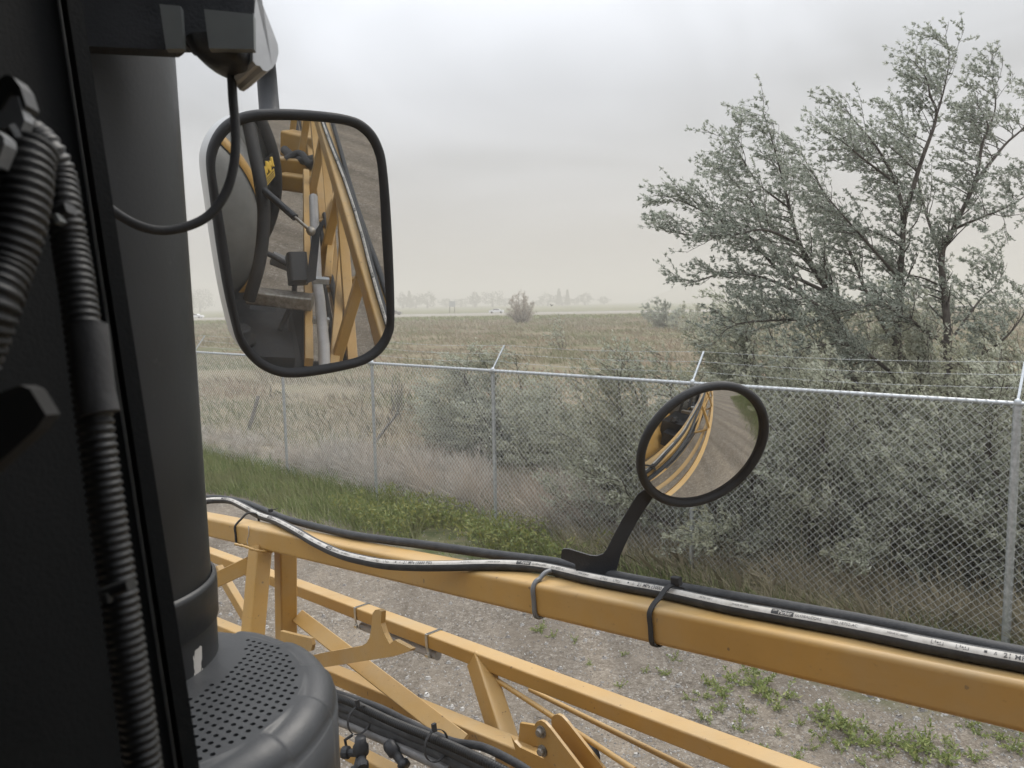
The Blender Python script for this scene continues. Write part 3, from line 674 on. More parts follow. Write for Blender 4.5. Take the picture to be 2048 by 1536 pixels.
for (x, y, z_, lab) in ((718, 1436, 2.40, 'left black cable tie round the hose bundle'), (872, 1487, 2.16, 'black cable tie with upright head on the hose bundle')):
    c = at(x, y, z_); t = thing('cable_tie', lab, 'cable tie', c)
    d = unit(at(860, 1474, 2.2)-at(790, 1446, 2.32)); a = unit(np.cross(d, Z)); b = np.cross(a, d)
    ringp = [c-b*.006+(a*math.cos(q)*.04+b*math.sin(q)*.042) for q in np.linspace(0, 2*math.pi, 25)]
    mbb = MB(); vv = []
    for i, q in enumerate(ringp):
        o_ = unit(q-c)
        for aa, bb in ((-.0045, 0), (.0045, 0), (.0045, .002), (-.0045, .002)): vv.append(q+d*aa+o_*bb)
    mbb.add(vv, [(i*4+k2, i*4+(k2+1) % 4, (i+1)*4+(k2+1) % 4, (i+1)*4+k2) for i in range(24) for k2 in range(4)])
    obj('band', mbb, M['rubber'], t); obj('tie_head', MB().bar(c+b*.034, c+b*.056, .013, .011, d, r=.002), M['rubber'], t)
# nozzle body
c = at(722, 1506, 2.34); t = thing('spray_nozzle', 'black plastic spray nozzle body with knobs under the spray pipe', 'spray nozzle', c)
obj('body', MB().lathe(c+Z*.05, [(0, .0), (.016, 0), (.018, -.02), (.024, -.028), (.024, -.05), (.016, -.06), (.014, -.085), (0, -.085)], 16, Z), M['black'], t)
for a_ in ((-.9, -.2), (.9, -.4), (.3, -.95)):
    d = unit(UH*a_[0]+Z*a_[1]*.6-BV*.5); obj('nozzle_cap', MB().lathe(c+d*.012, [(0, .05), (.017, .05), (.019, .043), (.019, .03), (.012, .026), (.012, 0)], 12, d, smooth=False), M['black'], t)
c2 = at(790, 1506, 2.3); obj('valve', MB().lathe(c2, [(0, -.04), (.016, -.04), (.02, -.03), (.02, .0), (.013, .004), (.013, .035), (.018, .038), (.018, .055), (0, .055)], 14, unit(UH*.9-Z*.4)), M['black'], t)
obj('clip', MB().tube([at(705, 1470, 2.4), at(690, 1480, 2.4), at(694, 1500, 2.4), at(708, 1500, 2.38)], .005, 8), M['black'], t)

# ------------------------------------------------------------------ round convex mirror on the boom
rc = at(1407, 893, 1.76); nr = unit(_R*.285-_U*.455-_F*.845); RR = 144.5/FPX*1.76
ta = unit(np.cross(nr, Z)); tb = np.cross(nr, ta)
rm = thing('round_mirror', 'round convex mirror in black rim on a bent black arm', 'mirror', at(1200, 1130, 1.83))
def mirror_mat(name, tint, dust=.08):
    m = bpy.data.materials.new(name); m.use_nodes = True; nd, lk = m.node_tree.nodes, m.node_tree.links; b = nd['Principled BSDF']
    b.inputs['Metallic'].default_value = 1.0; b.inputs['Base Color'].default_value = (*tint, 1); b.inputs['Roughness'].default_value = .005
    t = N(nd, 'ShaderNodeTexCoord'); no = N(nd, 'ShaderNodeTexNoise'); no.inputs['Scale'].default_value = 9; no.inputs['Detail'].default_value = 8; lk.new(t.outputs['Object'], no.inputs['Vector'])
    df = N(nd, 'ShaderNodeBsdfDiffuse'); df.inputs['Color'].default_value = (.4, .39, .37, 1)
    mr = N(nd, 'ShaderNodeMapRange'); mr.inputs['From Min'].default_value = .4; mr.inputs['From Max'].default_value = .75; mr.inputs['To Min'].default_value = dust*.4; mr.inputs['To Max'].default_value = dust*2
    lk.new(no.outputs['Fac'], mr.inputs['Value'])
    ms = N(nd, 'ShaderNodeMixShader'); lk.new(mr.outputs[0], ms.inputs[0]); lk.new(b.outputs[0], ms.inputs[1]); lk.new(df.outputs[0], ms.inputs[2])
    lk.new(ms.outputs[0], nd['Material Output'].inputs['Surface']); return m
M['mirror'] = mirror_mat('mirror_glass', (.6, .6, .59), .09); M['mirror2'] = mirror_mat('convex_mirror_glass', (.72, .72, .7), .05)
CURV = .42; Ri = RR*.915
prof = [(max(1e-4, Ri*q), math.sqrt(CURV**2-(Ri*q)**2)-math.sqrt(CURV**2-Ri**2)) for q in np.linspace(1, 0, 25)]
obj('mirror_glass', MB().lathe(rc, prof, 96, nr), M['mirror2'], rm)
rim = [(RR*.93+.0098*math.cos(a)+.003, .011*math.sin(a)) for a in np.linspace(0, 2*math.pi, 17)]
obj('rim', MB().lathe(rc, rim, 96, nr), M['rubber'], rm)
obj('back_shell', MB().lathe(rc, [(RR*.96, -.004), (RR*.9, -.02), (RR*.6, -.035), (.001, -.04)], 64, nr), M['black'], rm)
arm_px = [(1298, 972), (1308, 992), (1279, 1035), (1257, 1075), (1242, 1108), (1231, 1150), (1228, 1185), (1160, 1175), (1150, 1128), (1122, 1117), (1123, 1102), (1126, 1098), (1137, 1098), (1180, 1111), (1194, 1112), (1206, 1108), (1213, 1099), (1242, 1043), (1264, 1006), (1276, 988)]
na = unit(_F*.9+BV*.3)
obj('arm', MB().prism([on_plane(x, y, at(1200, 1130, 1.83), na) for x, y in arm_px], na*.009), M['black'], rm)
ax_ = on_plane(1296, 985, at(1200, 1130, 1.83), na)
obj('pivot', MB().tube([ax_, rc-nr*.036+unit(ax_-rc)*.07], .011, 12), M['black'], rm)

# ------------------------------------------------------------------ big rectangular mirror
Mc = at(600, 485, 1.62); yaw, pit = math.radians(32.6), math.radians(-12.4)
nm = np.array([math.sin(yaw)*math.cos(pit), -math.cos(yaw)*math.cos(pit), math.sin(pit)])
def mpl(px, py, lift=0.0): return on_plane(px, py, Mc+nm*lift, nm)
def refl(P): return P-2*np.dot(P-Mc, nm)*nm
def mir(px, py, dist):
    """world point seen in the big mirror at a photo pixel, dist metres from the mirror"""
    h = mpl(px, py); d = ray(px, py); d = d-2*np.dot(d, nm)*nm; return h+unit(d)*dist
out_px = [(398, 330), (400, 300), (412, 268), (432, 243), (460, 226), (500, 218), (560, 217), (640, 222), (690, 228), (718, 236), (742, 255), (760, 285), (770, 320), (779, 420), (785, 540), (787, 640), (782, 672), (768, 700), (745, 722), (712, 737), (640, 752), (575, 760), (540, 757), (505, 742), (478, 718), (460, 690), (450, 655), (434, 590), (418, 500), (405, 400)]
# face outline of the rim (nearer the viewer) and the glass inside it
face_px = [(428, 330), (430, 303), (440, 276), (455, 252), (480, 238), (520, 232)] 
big = thing('side_mirror', 'large rectangular side mirror with rounded corners and black frame', 'mirror', Mc)
def smooth_loop(px, n):
    P = np.array(px, float); P = np.vstack([P, P[:1]]); Q = np.vstack([P[-2], P, P[1]])
    out = []
    for s in np.linspace(0, len(px)-1e-6, n, endpoint=False):
        i = int(s); t_ = s-i; a, b, c, d = Q[i:i+4]
        out.append(.5*((2*b)+(-a+c)*t_+(2*a-5*b+4*c-d)*t_*t_+(-a+3*b-3*c+d)*t_**3))
    return np.array(out)
front_px = [(414, 330), (417, 296), (430, 266), (450, 243), (478, 228), (515, 220), (580, 219), (650, 224), (695, 231), (722, 241), (746, 262), (762, 292), (771, 330), (779, 420), (785, 540), (787, 640), (782, 670), (768, 697), (745, 718), (712, 733), (640, 748), (585, 754), (552, 750), (520, 736), (494, 712), (475, 682), (464, 645), (449, 580), (434, 490), (422, 400)]
NL = 120; fl = smooth_loop(front_px, NL); cen = np.array([600, 487.])
fr = [mpl(*p) for p in fl]; c3 = mpl(*cen)
def inset(k, lift): return [c3+(p-c3)*1.0-unit(p-c3)*k+nm*lift for p in fr]
gl = inset(.0195, -.001)
def loft(mbx, loops, smooth=True):
    n = len(loops[0]); vv = [p for l in loops for p in l]
    mbx.add(vv, [(i*n+k, i*n+(k+1) % n, (i+1)*n+(k+1) % n, (i+1)*n+k) for i in range(len(loops)-1) for k in range(n)], smooth)
mg = MB(); mg.add(gl, [tuple(range(NL))]); obj('mirror_glass', mg, M['mirror'], big)
mf = MB(); loft(mf, [inset(.021, -.004), inset(.0185, .006), inset(.013, .011), inset(.005, .011), inset(.0, .006), inset(-.001, -.006)]); obj('frame', mf, M['rubber'], big)
mh = MB(); hs = [inset(0, -.006), inset(.0, -.035), inset(.002, -.075), inset(.007, -.1), inset(.03, -.118), inset(.09, -.128)]; loft(mh, hs); mh.add(hs[-1], [tuple(range(NL))]); obj('housing', mh, M['silver'], big)
ip = [mpl(533, 222, -.05), mpl(538, 260, -.05)]
obj('mirror_arm', MB().tube([at(528, 100, 1.58), at(534, 160, 1.62), mpl(541, 250, -.05)], .0205, 20), M['black'], big)

# ------------------------------------------------------------------ work lamp housing, roof visor and cable
ZV = .84
visor = thing('roof_visor', 'dark roof overhang above the cab window at top left', 'visor', at(300, 0, ZV))
nv = unit(_F*.95-_R*.1)
def vpoly(name, pts, z_, th, m, parent): 
    P = at(pts[0][0], pts[0][1], z_); return obj(name, MB().prism([on_plane(x, y, P, nv) for x, y in pts], nv*th), m, parent)
vpoly('panel', [(60, -160), (60, 84), (150, 91), (345, 100), (352, 96), (358, 90), (372, 90), (378, 96), (384, 97), (508, 99), (509, -160)], ZV, .02, M['black'], visor)
vpoly('glass_reflection_plate', [(319, 8), (361, 12), (367, 97), (332, 98)], ZV-.012, .01, M['reflection_tab_grey'], visor)  # this plate and the next are window-glass reflections modelled as pale grey patches
vpoly('glass_reflection_plate', [(408, 18), (494, 27), (507, 29), (508, 98), (418, 97)], ZV-.012, .01, M['reflection_tab_grey'], visor)
lamp = thing('work_lamp', 'grey work lamp housing with rounded underside above the big mirror', 'lamp', at(500, 90, ZV+.1))
nsh = unit(_R*.72-_F*.62+_U*.2)
Psh = at(507, 60, ZV+.02)
obj('shell', MB().prism([on_plane(x, y, Psh, nsh) for x, y in [(506, -120), (500, -60), (522, 0), (536, 36), (548, 68), (556, 90), (557, 106), (553, 124), (545, 136), (534, 143), (526, 140), (520, 132), (512, 130), (506, 122)]], -nsh*.05), M['lampgrey'], lamp)
# rounded underside
mb = MB(); cxp, cyp = 446, 100; prof_px = []
cpt = at(446, 97, ZV+.035); sx, sy, sz = .036, .042, .030; vv = []; nu, nvv = 28, 10
for j in range(nvv+1):
    ph = math.pi/2*j/nvv
    for i in range(nu):
        th = 2*math.pi*i/nu
        ex = math.copysign(abs(math.cos(th))**.75, math.cos(th)); ey = math.copysign(abs(math.sin(th))**.75, math.sin(th))
        skew = .012*math.sin(ph)
        vv.append(cpt+_R*(sx*ex*math.cos(ph)**.6+skew)+_F*sy*ey*math.cos(ph)**.6-_U*sz*math.sin(ph)-_U*.008*ex*math.cos(ph)*math.sin(ph))
mb.add(vv, [(j*nu+i, j*nu+(i+1) % nu, (j+1)*nu+(i+1) % nu, (j+1)*nu+i) for j in range(nvv) for i in range(nu)], True)
obj('underside', mb, M['black'], lamp)
cab_px = [(458, 120, .88), (463, 152, .88), (466, 200, .88), (471, 260, .88), (469, 320, .88), (455, 378, .88), (425, 424, .875), (385, 449, .865), (330, 461, .85), (280, 452, .835), (232, 426, .825), (203, 399, .815), (180, 370, .81)]
tag(obj('electric_cable', MB().tube(spline([at(*p) for p in cab_px], 90), .0052, 12), M['rubber']), 'black electric cable hanging in a loop from the work lamp across the big mirror', 'cable')

# ------------------------------------------------------------------ exhaust stack and perforated cover
EC = at(188, 1325, 1.05); ER = .158; TOPH = EC[2]
def stack_mat():
    m = mat('stack_black_paint', (.0065, .0076, .009), (.0165, .0178, .0195), scale=7, rough=.42, rough2=.62, bump=.03, bscale=200, lo=.4, hi=.75)
    nd, lk = m.node_tree.nodes, m.node_tree.links; b = nd['Principled BSDF']
    t = N(nd, 'ShaderNodeTexCoord'); g = N(nd, 'ShaderNodeNewGeometry'); sp = N(nd, 'ShaderNodeSeparateXYZ'); lk.new(g.outputs['Position'], sp.inputs[0])
    # flaked paint near the foot
    n1 = N(nd, 'ShaderNodeTexNoise'); n1.inputs['Scale'].default_value = 11; n1.inputs['Detail'].default_value = 5; n1.inputs['Roughness'].default_value = .55
    mp = N(nd, 'ShaderNodeMapping'); mp.inputs['Scale'].default_value = (1.6, 1.6, .45); lk.new(t.outputs['Object'], mp.inputs[0]); lk.new(mp.outputs[0], n1.inputs['Vector'])
    mr = N(nd, 'ShaderNodeMapRange'); mr.inputs['From Min'].default_value = TOPH+.062; mr.inputs['From Max'].default_value = TOPH+.03
    mr.inputs['To Min'].default_value = 0; mr.inputs['To Max'].default_value = 1; lk.new(sp.outputs['Z'], mr.inputs['Value'])
    gt = N(nd, 'ShaderNodeMath', operation='GREATER_THAN'); gt.inputs[1].default_value = .60
    mu = N(nd, 'ShaderNodeMath', operation='MULTIPLY'); lk.new(n1.outputs['Fac'], mu.inputs[0]); lk.new(mr.outputs[0], mu.inputs[1]); lk.new(mu.outputs[0], gt.inputs[0])
    mx = N(nd, 'ShaderNodeMixRGB'); mx.inputs[2].default_value = (.42, .4, .37, 1); old = b.inputs['Base Color'].links[0].from_socket
    lk.new(gt.outputs[0], mx.inputs[0]); lk.new(old, mx.inputs[1])
    # brown dust near the top, pale specks all over
    mr2 = N(nd, 'ShaderNodeMapRange'); mr2.inputs['From Min'].default_value = EYE+.33; mr2.inputs['From Max'].default_value = EYE+.38; lk.new(sp.outputs['Z'], mr2.inputs['Value'])
    n2 = N(nd, 'ShaderNodeTexNoise'); n2.inputs['Scale'].default_value = 9; n2.inputs['Detail'].default_value = 8; lk.new(t.outputs['Object'], n2.inputs['Vector'])
    mu2 = N(nd, 'ShaderNodeMath', operation='MULTIPLY'); lk.new(mr2.outputs[0], mu2.inputs[0]); lk.new(n2.outputs['Fac'], mu2.inputs[1])
    m2_ = N(nd, 'ShaderNodeMixRGB'); m2_.inputs[2].default_value = (.11, .085, .06, 1); lk.new(mu2.outputs[0], m2_.inputs[0]); lk.new(mx.outputs[0], m2_.inputs[1])
    n3 = N(nd, 'ShaderNodeTexNoise'); n3.inputs['Scale'].default_value = 26; n3.inputs['Detail'].default_value = 10; n3.inputs['Roughness'].default_value = .75; lk.new(t.outputs['Object'], n3.inputs['Vector'])
    g3 = N(nd, 'ShaderNodeMapRange'); g3.inputs['From Min'].default_value = .62; g3.inputs['From Max'].default_value = .82; g3.inputs['To Max'].default_value = .35; lk.new(n3.outputs['Fac'], g3.inputs['Value'])
    m3_ = N(nd, 'ShaderNodeMixRGB'); m3_.inputs[2].default_value = (.16, .155, .145, 1); lk.new(g3.outputs[0], m3_.inputs[0]); lk.new(m2_.outputs[0], m3_.inputs[1])
    lk.new(m3_.outputs[0], b.inputs['Base Color']); return m
M['stack'] = stack_mat()
ex = thing('exhaust_stack', 'thick black exhaust stack with flaking paint at its foot', 'exhaust stack', EC)
obj('upper_tube', MB().lathe(EC, [(ER*.975, .1), (ER*.915, 1.15)], 96), M['stack'], ex)
obj('collar', MB().lathe(EC, [(ER*.99, .048), (ER*1.02, .05), (ER*1.022, .1), (ER*1.015, .106), (ER*.985, .108)], 96), M['stack'], ex)
obj('foot', MB().lathe(EC, [(ER*1.0, -.08), (ER*1.0, .05)], 96), M['stack'], ex)
# perforated cover
DC = at(292, 1385, .968); DC[2] = TOPH; DR = .231
cv = thing('perforated_cover', 'black round cover with rows of drilled holes round the stack foot', 'cover', DC)
prof = []; sides = 300
def cover_h(r, th):
    """surface height of the cover below its crown"""
    h = -.10*(r/DR)**2*.12
    if r > DR*.86:
        q = (r-DR*.86)/(DR*.14); h -= .03*(1-math.sqrt(max(0, 1-q*q)))
    # stepped recesses round the rim
    ph = (th/(2*math.pi)*14) % 1.0
    edge = min(ph/.05, 1)*max(0, 1-ph/.75)
    if r > DR*.8: h -= .0055*edge*min(1, max(0, (r-DR*.82)/(DR*.02)))
    return h
rs = [.0001, .05, .1, .14, .165, .18, .1885, .1905, .193, .1955, .2, .207, .214, .22, .225, .229, .2315, .232]
vv = []
for r in rs:
    for k in range(sides):
        th = 2*math.pi*k/sides; vv.append(DC+np.array([r*math.cos(th), r*math.sin(th), cover_h(r, th)]))
nr_ = len(rs)
for (r, h) in ((.232, -.16), (.228, -.16)):
    for k in range(sides):
        th = 2*math.pi*k/sides; vv.append(DC+np.array([r*math.cos(th), r*math.sin(th), h]))
for r in rs[::-1]:
    for k in range(sides):
        th = 2*math.pi*k/sides; vv.append(DC+np.array([r*.983*math.cos(th), r*.983*math.sin(th), cover_h(r, th)-.005]))
rows = len(vv)//sides
ff = [(i*sides+k, i*sides+(k+1) % sides, (i+1)*sides+(k+1) % sides, (i+1)*sides+k) for i in range(rows-1) for k in range(sides)]
ff += [((rows-1)*sides+k, (rows-1)*sides+(k+1) % sides, (k+1) % sides, k) for k in range(sides)]
mbc = MB(); mbc.add(vv, ff, True)
M['cover'] = mat('cover_black_plastic', (.024, .026, .029), (.04, .043, .047), scale=9, rough=.42, rough2=.6, bump=.04, bscale=260, lo=.35, hi=.75)
cover = obj('cover_plate', mbc, M['cover'], cv)
# drill the holes (a cutter that is removed again)
cut = MB(); g1 = unit([math.cos(math.radians(62)), math.sin(math.radians(62)), 0]); g2 = np.array([-g1[1], g1[0], 0]); sp_ = .0126
for i in range(-18, 19):
    for j in range(-18, 19):
        p = DC+g1*sp_*i+g2*sp_*.93*(j+(.5 if i % 2 else 0))
        if np.linalg.norm((p-EC)[:2]) < ER+.036 or np.linalg.norm((p-DC)[:2]) > DR-.047: continue
        n = 12; q = [p+np.array([ .0031*math.cos(2*math.pi*k/n), .0031*math.sin(2*math.pi*k/n), 0]) for k in range(n)]
        cut.add([a+Z*.03 for a in q]+[a-Z*.05 for a in q], [tuple(range(n)), tuple(range(2*n-1, n-1, -1))]+[(k, n+k, n+(k+1) % n, (k+1) % n) for k in range(n)])
co = obj('cutter', cut, M['cover'], cv)
md = cover.modifiers.new('holes', 'BOOLEAN'); md.operation = 'DIFFERENCE'; md.object = co; md.solver = 'EXACT'
dg = bpy.context.evaluated_depsgraph_get(); dg.update()
me2 = bpy.data.meshes.new_from_object(cover.evaluated_get(dg)); cover.modifiers.clear(); old = cover.data; cover.data = me2
bpy.data.meshes.remove(old); bpy.data.objects.remove(co)
for p_ in me2.polygons:
    if math.hypot(p_.center[0], p_.center[1]) < .187: p_.use_smooth = False
obj('inner_pan', MB().lathe(DC, [(.0, -.075), (.2, -.075), (.21, -.06)], 48), M['interior'], cv)

# ------------------------------------------------------------------ cab
cab = thing('cab', 'black cab window frame and interior trim around the viewer', 'vehicle cab', bx(.1, -.4, 1.4))
VW = .22
def sp3(y):   # the seam where frame and window meet
    t_ = y/1536.; return (115+235*t_, y)
Pw = CAM+BV*VW
def wp(px, py, lift=0.0): return on_plane(px, py, Pw+BV*lift, BV)
s_top = wp(115, 0); s_bot = wp(350, 1536); sd_ = unit(s_bot-s_top)
S_top = s_top-sd_*.35; S_bot = s_bot+sd_*.06
obj('window_seal', MB().tube([S_top-UH*.004, s_top-UH*.004, s_bot-UH*.004, S_bot-UH*.004], .0042, 8), M['seal'], cab)
off2 = UH*.0135
obj('window_gasket', MB().prism([S_top+BV*.002, S_bot+BV*.002, S_bot+off2+BV*.002, S_top+off2*1.35+BV*.002], BV*.012), M['interior'], cab)
# corner pillar trim: from the seam inwards past the left edge of the view
pil = [S_top, S_bot, at(-420, 1750, .42), at(-420, -420, .5)]
obj('corner_pillar', MB().prism(pil, unit(_F-_R*.6)*.05), M['interior'], cab)
zt, zb = EYE+.62, EYE-.62
def quadp(name, pts, off, m): return obj(name, MB().prism(pts, off), m, cab)
quadp('roof_panel', [bx(-1.05, VW+.02, zt), bx(1.0, VW+.02, zt), bx(1.0, -1.3, zt), bx(-1.05, -1.3, zt)], Z*.12, M['interior'])
quadp('rear_panel', [bx(1.0, VW, zb), bx(1.0, VW, zt), bx(1.0, -1.3, zt), bx(1.0, -1.3, zb)], UH*.05, M['interior'])
quadp('far_panel', [bx(-1.0, -1.3, zb), bx(1.0, -1.3, zb), bx(1.0, -1.3, zt), bx(-1.0, -1.3, zt)], -BV*.05, M['interior'])
quadp('windshield_light_block', [bx(-.72, -.02, EYE-.36), bx(-.72, -1.3, EYE-.36), bx(-.72, -1.3, zt), bx(-.72, -.02, zt)], -UH*.03, M['interior'])  # unseen solid sheet added where the windshield would be, keeps the trim dark
quadp('floor_panel', [bx(-.55, VW-.03, zb), bx(1.0, VW-.03, zb), bx(1.0, -1.3, zb), bx(-.55, -1.3, zb)], -Z*.05, M['interior'])
quadp('door_panel', [bx(-.3, VW+.02, EYE-.5), bx(1.0, VW+.02, EYE-.5), bx(1.0, VW+.02, zb-.6), bx(-.3, VW+.02, zb-.6)], BV*.04, M['yellow'])
# conduits and fittings inside, at the left edge
def inplane(pts): return spline([at(*p) for p in pts], 60)
tag(obj('corrugated_conduit', corrugate(inplane([(60, 300, .43), (52, 330, .425), (46, 385, .42), (32, 455, .415), (8, 530, .41), (-20, 610, .4), (-60, 720, .4)]), .0138, .0052, .0008, 20), M['conduit']), 'thick corrugated black conduit beside the pillar at the left edge', 'conduit')
tag(obj('corrugated_conduit', corrugate(inplane([(20, 258, .47), (60, 270, .47), (92, 300, .47), (116, 350, .475), (128, 420, .47), (140, 490, .47), (152, 560, .465), (163, 640, .46), (176, 740, .455), (190, 850, .45), (205, 960, .45), (222, 1080, .45), (240, 1200, .45), (258, 1330, .45), (275, 1450, .45), (290, 1560, .45)]), .0098, .0046, .0007, 16), M['conduit']), 'slimmer corrugated black conduit running down the pillar inside the cab', 'conduit')
t = thing('conduit_bracket', 'grey plastic conduit clamp bracket at the left edge of the cab', 'bracket', at(35, 250, .42))
nb = unit(-_F)
def ip(name, pts, z_, th, m=M['conduit']):
    P = at(pts[0][0], pts[0][1], z_); return obj(name, MB().prism([on_plane(x, y, P, nb) for x, y in pts], nb*th), m, t)
ip('clip', [(-20, 172), (22, 178), (40, 166), (54, 171), (68, 190), (79, 225), (74, 234), (62, 214), (52, 198), (40, 212), (26, 232), (-20, 235)], .43, .012, M['conduit'])
ip('strap', [(-20, 240), (24, 232), (40, 204), (54, 203), (68, 250), (58, 276), (42, 272), (-20, 250)], .425, .008, M['housing'])
ip('clip', [(2, 290), (14, 270), (32, 285), (34, 300), (17, 342), (10, 338)], .405, .01, M['housing'])
obj('strap_edge', MB().bar(at(20, 250, .415), at(95, 362, .43), .004, .004), M['housing'], t)
t = thing('conduit_clip', 'small dark clip on the slim conduit beside the thick conduit', 'clip', at(126, 430, .45))
obj('clip_body', MB().bar(at(110, 428, .452), at(142, 418, .452), .012, .006, _U, r=.002), M['conduit'], t)
obj('clip_tab', MB().bar(at(114, 432, .446), at(122, 447, .446), .007, .004, _U, r=.001), M['reflection_tab_grey'], t)
t = thing('conduit_clip', 'dark clip low on the slim conduit near the stack foot', 'clip', at(225, 1180, .43))
obj('clip_body', MB().bar(at(208, 1186, .432), at(262, 1168, .432), .01, .006, _U, r=.002), M['conduit'], t)
obj('clip_tab', MB().bar(at(212, 1186, .428), at(216, 1205, .428), .006, .004, _U, r=.001), M['conduit'], t)
mb = MB().tube(inplane([(176, 652, .452), (181, 700, .45), (190, 780, .448), (200, 828, .447)]), .0108, 16)
tag(obj('tape_wrap', mb, M['rubber']), 'smooth black tape wrapped round the slim conduit', 'tape')
mb = MB().prism([at(-40, 800, .37), at(40, 770, .37), (at(60, 778, .37)), at(92, 830, .37), at(70, 860, .37), at(-40, 960, .37)], nb*-.012)
tag(obj('seat_belt', mb, mat('belt_webbing', (.006, .006, .0055), (.009, .0085, .008), scale=200, rough=.9)), 'dark webbing strap folded at the left edge of the cab', 'strap')

# ------------------------------------------------------------------ machine parts behind, seen in the mirrors
tank = thing('spray_tank', 'grey tank with yellow band behind the cab, seen in the big mirror', 'tank', bx(2.0, .34, 1.2))
TC = bx(1.2, .342, EYE-.786); TR = .618
obj('tank_shell', MB().lathe(TC, [(.001, -.16), (.2, -.15), (.4, -.11), (.53, -.06), (.6, .0), (.612, .02), (.612, 1.6)], 96, UH), M['greycloth'], tank)
obj('tank_band', MB().lathe(TC, [(.6, -.01), (.628, -.006), (.632, .05), (.613, .055)], 96, UH), M['yellow'], tank)
TC2 = bx(1.9, .25, EYE-.72)
obj('rear_shell', MB().lathe(TC2, [(.612, -.1), (.75, -.02), (.78, .0), (.78, .9), (.6, 1.0), (.001, 1.05)], 96, UH), M['greycloth'], tank)
tag(obj('fill_hose', MB().tube([TC2+UH*-.04+BV*.8*math.cos(a)+Z*.8*math.sin(a) for a in np.linspace(-1.2, 1.5, 60)], .035, 14), M['rubber']), 'thick black hose curving round the grey tank, seen in the big mirror', 'hose')
tag(obj('fill_hose', MB().tube(spline([mir(498, 250, 2.35), mir(508, 300, 2.3), mir(520, 360, 2.25), mir(528, 430, 2.25), mir(520, 520, 2.25), mir(498, 600, 2.3)], 60), .03, 14), M['rubber']), 'black hose in front of the tank sticker, seen in the big mirror', 'hose')
# sticker
q = [mir(524, 322, 3.0), mir(546, 305, 3.0), mir(552, 352, 3.0), (mir(532, 378, 3.0))]
dirn = unit(Mc-q[0])
t = thing('warning_sticker', 'black and yellow sticker on the grey tank, seen in the big mirror', 'sticker', q[0])
obj('sheet', MB().prism(q, -dirn*.004), M['rubber'], t)
def stk(a, b): return q[0]*(1-a)*(1-b)+q[1]*a*(1-b)+q[3]*(1-a)*b+q[2]*a*b+dirn*.005
obj('yellow_field', MB().prism([stk(.08, .62), stk(.92, .62), stk(.92, .95), stk(.08, .95)], dirn*.002), M['decal'], t)
obj('lettering', MB().tube([stk(.1+.8*w, .36+.17*math.sin(w*34)+.08*math.sin(w*13)) for w in np.linspace(0, 1, 60)], .007, 5), M['decal'], t)
for bb in (.71, .8, .88):
    obj('text_line', MB().prism([stk(.15, bb-.02)+dirn*.003, stk(.85, bb-.02)+dirn*.003, stk(.85, bb+.02)+dirn*.003, stk(.15, bb+.02)+dirn*.003], dirn*.001), M['ink'], t)
# gas strut and black bracket
t = thing('gas_strut', 'black gas strut between tank band and bracket, seen in the big mirror', 'strut', mir(520, 375, 2.2))
a0, a1 = mir(520, 374, 2.25), mir(622, 462, 2.0); am = a0*.3+a1*.7
obj('cylinder', MB().tube([a0, am], .017, 14), M['black'], t); obj('rod', MB().tube([am, a1], .008, 10), M['bolt'], t)
obj('ball_joint', MB().lathe(a0, [(.001, -.02), (.022, -.018), (.022, .018), (.001, .02)], 14, dirn), M['bolt'], t)
obj('ball_joint', MB().lathe(a1, [(.001, -.02), (.02, -.018), (.02, .018), (.001, .02)], 14, dirn), M['bolt'], t)
tag(obj('support_bracket', MB().prism([mir(640, 448, 2.0), mir(648, 437, 2.0), mir(650, 445, 2.0), mir(640, 470, 2.0), mir(632, 560, 2.0), mir(612, 568, 2.0), mir(624, 470, 2.0)], unit(mir(630, 500, 2.1)-mir(630, 500, 2.0))*.06), M['black']), 'black angled steel bracket holding the gas strut, seen in the big mirror', 'bracket')
tag(obj('spray_pipe', MB().tube([mir(627, 395, 3.2), mir(634, 560, 2.3), mir(640, 600, 2.15), mir(648, 690, 1.9), mir(650, 740, 1.8)], .026, 16), M['greypipe']), 'grey upright pipe with clamps beside the boom, seen in the big mirror', 'pipe')
fr_ = thing('machine_frame', 'yellow and black chassis frame between tank and boom, seen in the big mirror', 'chassis', mir(560, 700, 2.4))
obj('cross_member', MB().bar(mir(496, 590, 2.5), mir(625, 605, 2.4), .09, .07, Z, r=.01), M['bolt'], fr_)
obj('cross_member', MB().bar(mir(575, 285, 5.2), mir(640, 300, 5.0), .18, .2, Z, r=.02), M['yellow'], fr_)
obj('cross_member', MB().bar(mir(566, 332, 4.6), mir(640, 340, 4.4), .16, .14, Z, r=.02), M['yellow'], fr_)
obj('cross_member', MB().bar(mir(566, 362, 4.4), mir(640, 372, 4.2), .12, .12, Z, r=.02), M['yellow'], fr_)
obj('upright', MB().bar(mir(612, 345, 4.0), mir(618, 725, 2.1), .05, .04, BV, r=.005), M['yellow'], fr_)
obj('upright', MB().bar(mir(640, 300, 4.6), mir(612, 372, 4.2), .06, .06, BV, r=.005), M['yellow'], fr_)
obj('side_box', MB().box(mir(470, 640, 2.6)-Z*.25, .8, .55, .5, (UH, BV, Z)), M['black'], fr_)
obj('side_box', MB().box(mir(560, 730, 2.3)-Z*.3, .5, .6, .4, (UH, BV, Z)), M['black'], fr_)
obj('skid_plate', MB().prism([mir(500, 610, 2.75), mir(552, 606, 2.75), mir(556, 745, 2.5), mir(480, 760, 2.5)], -Z*.04), M['black'], fr_)
obj('skid_plate', MB().prism([mir(578, 598, 2.6), mir(612, 600, 2.55), mir(608, 745, 2.35), mir(574, 745, 2.35)], -Z*.04), M['black'], fr_)
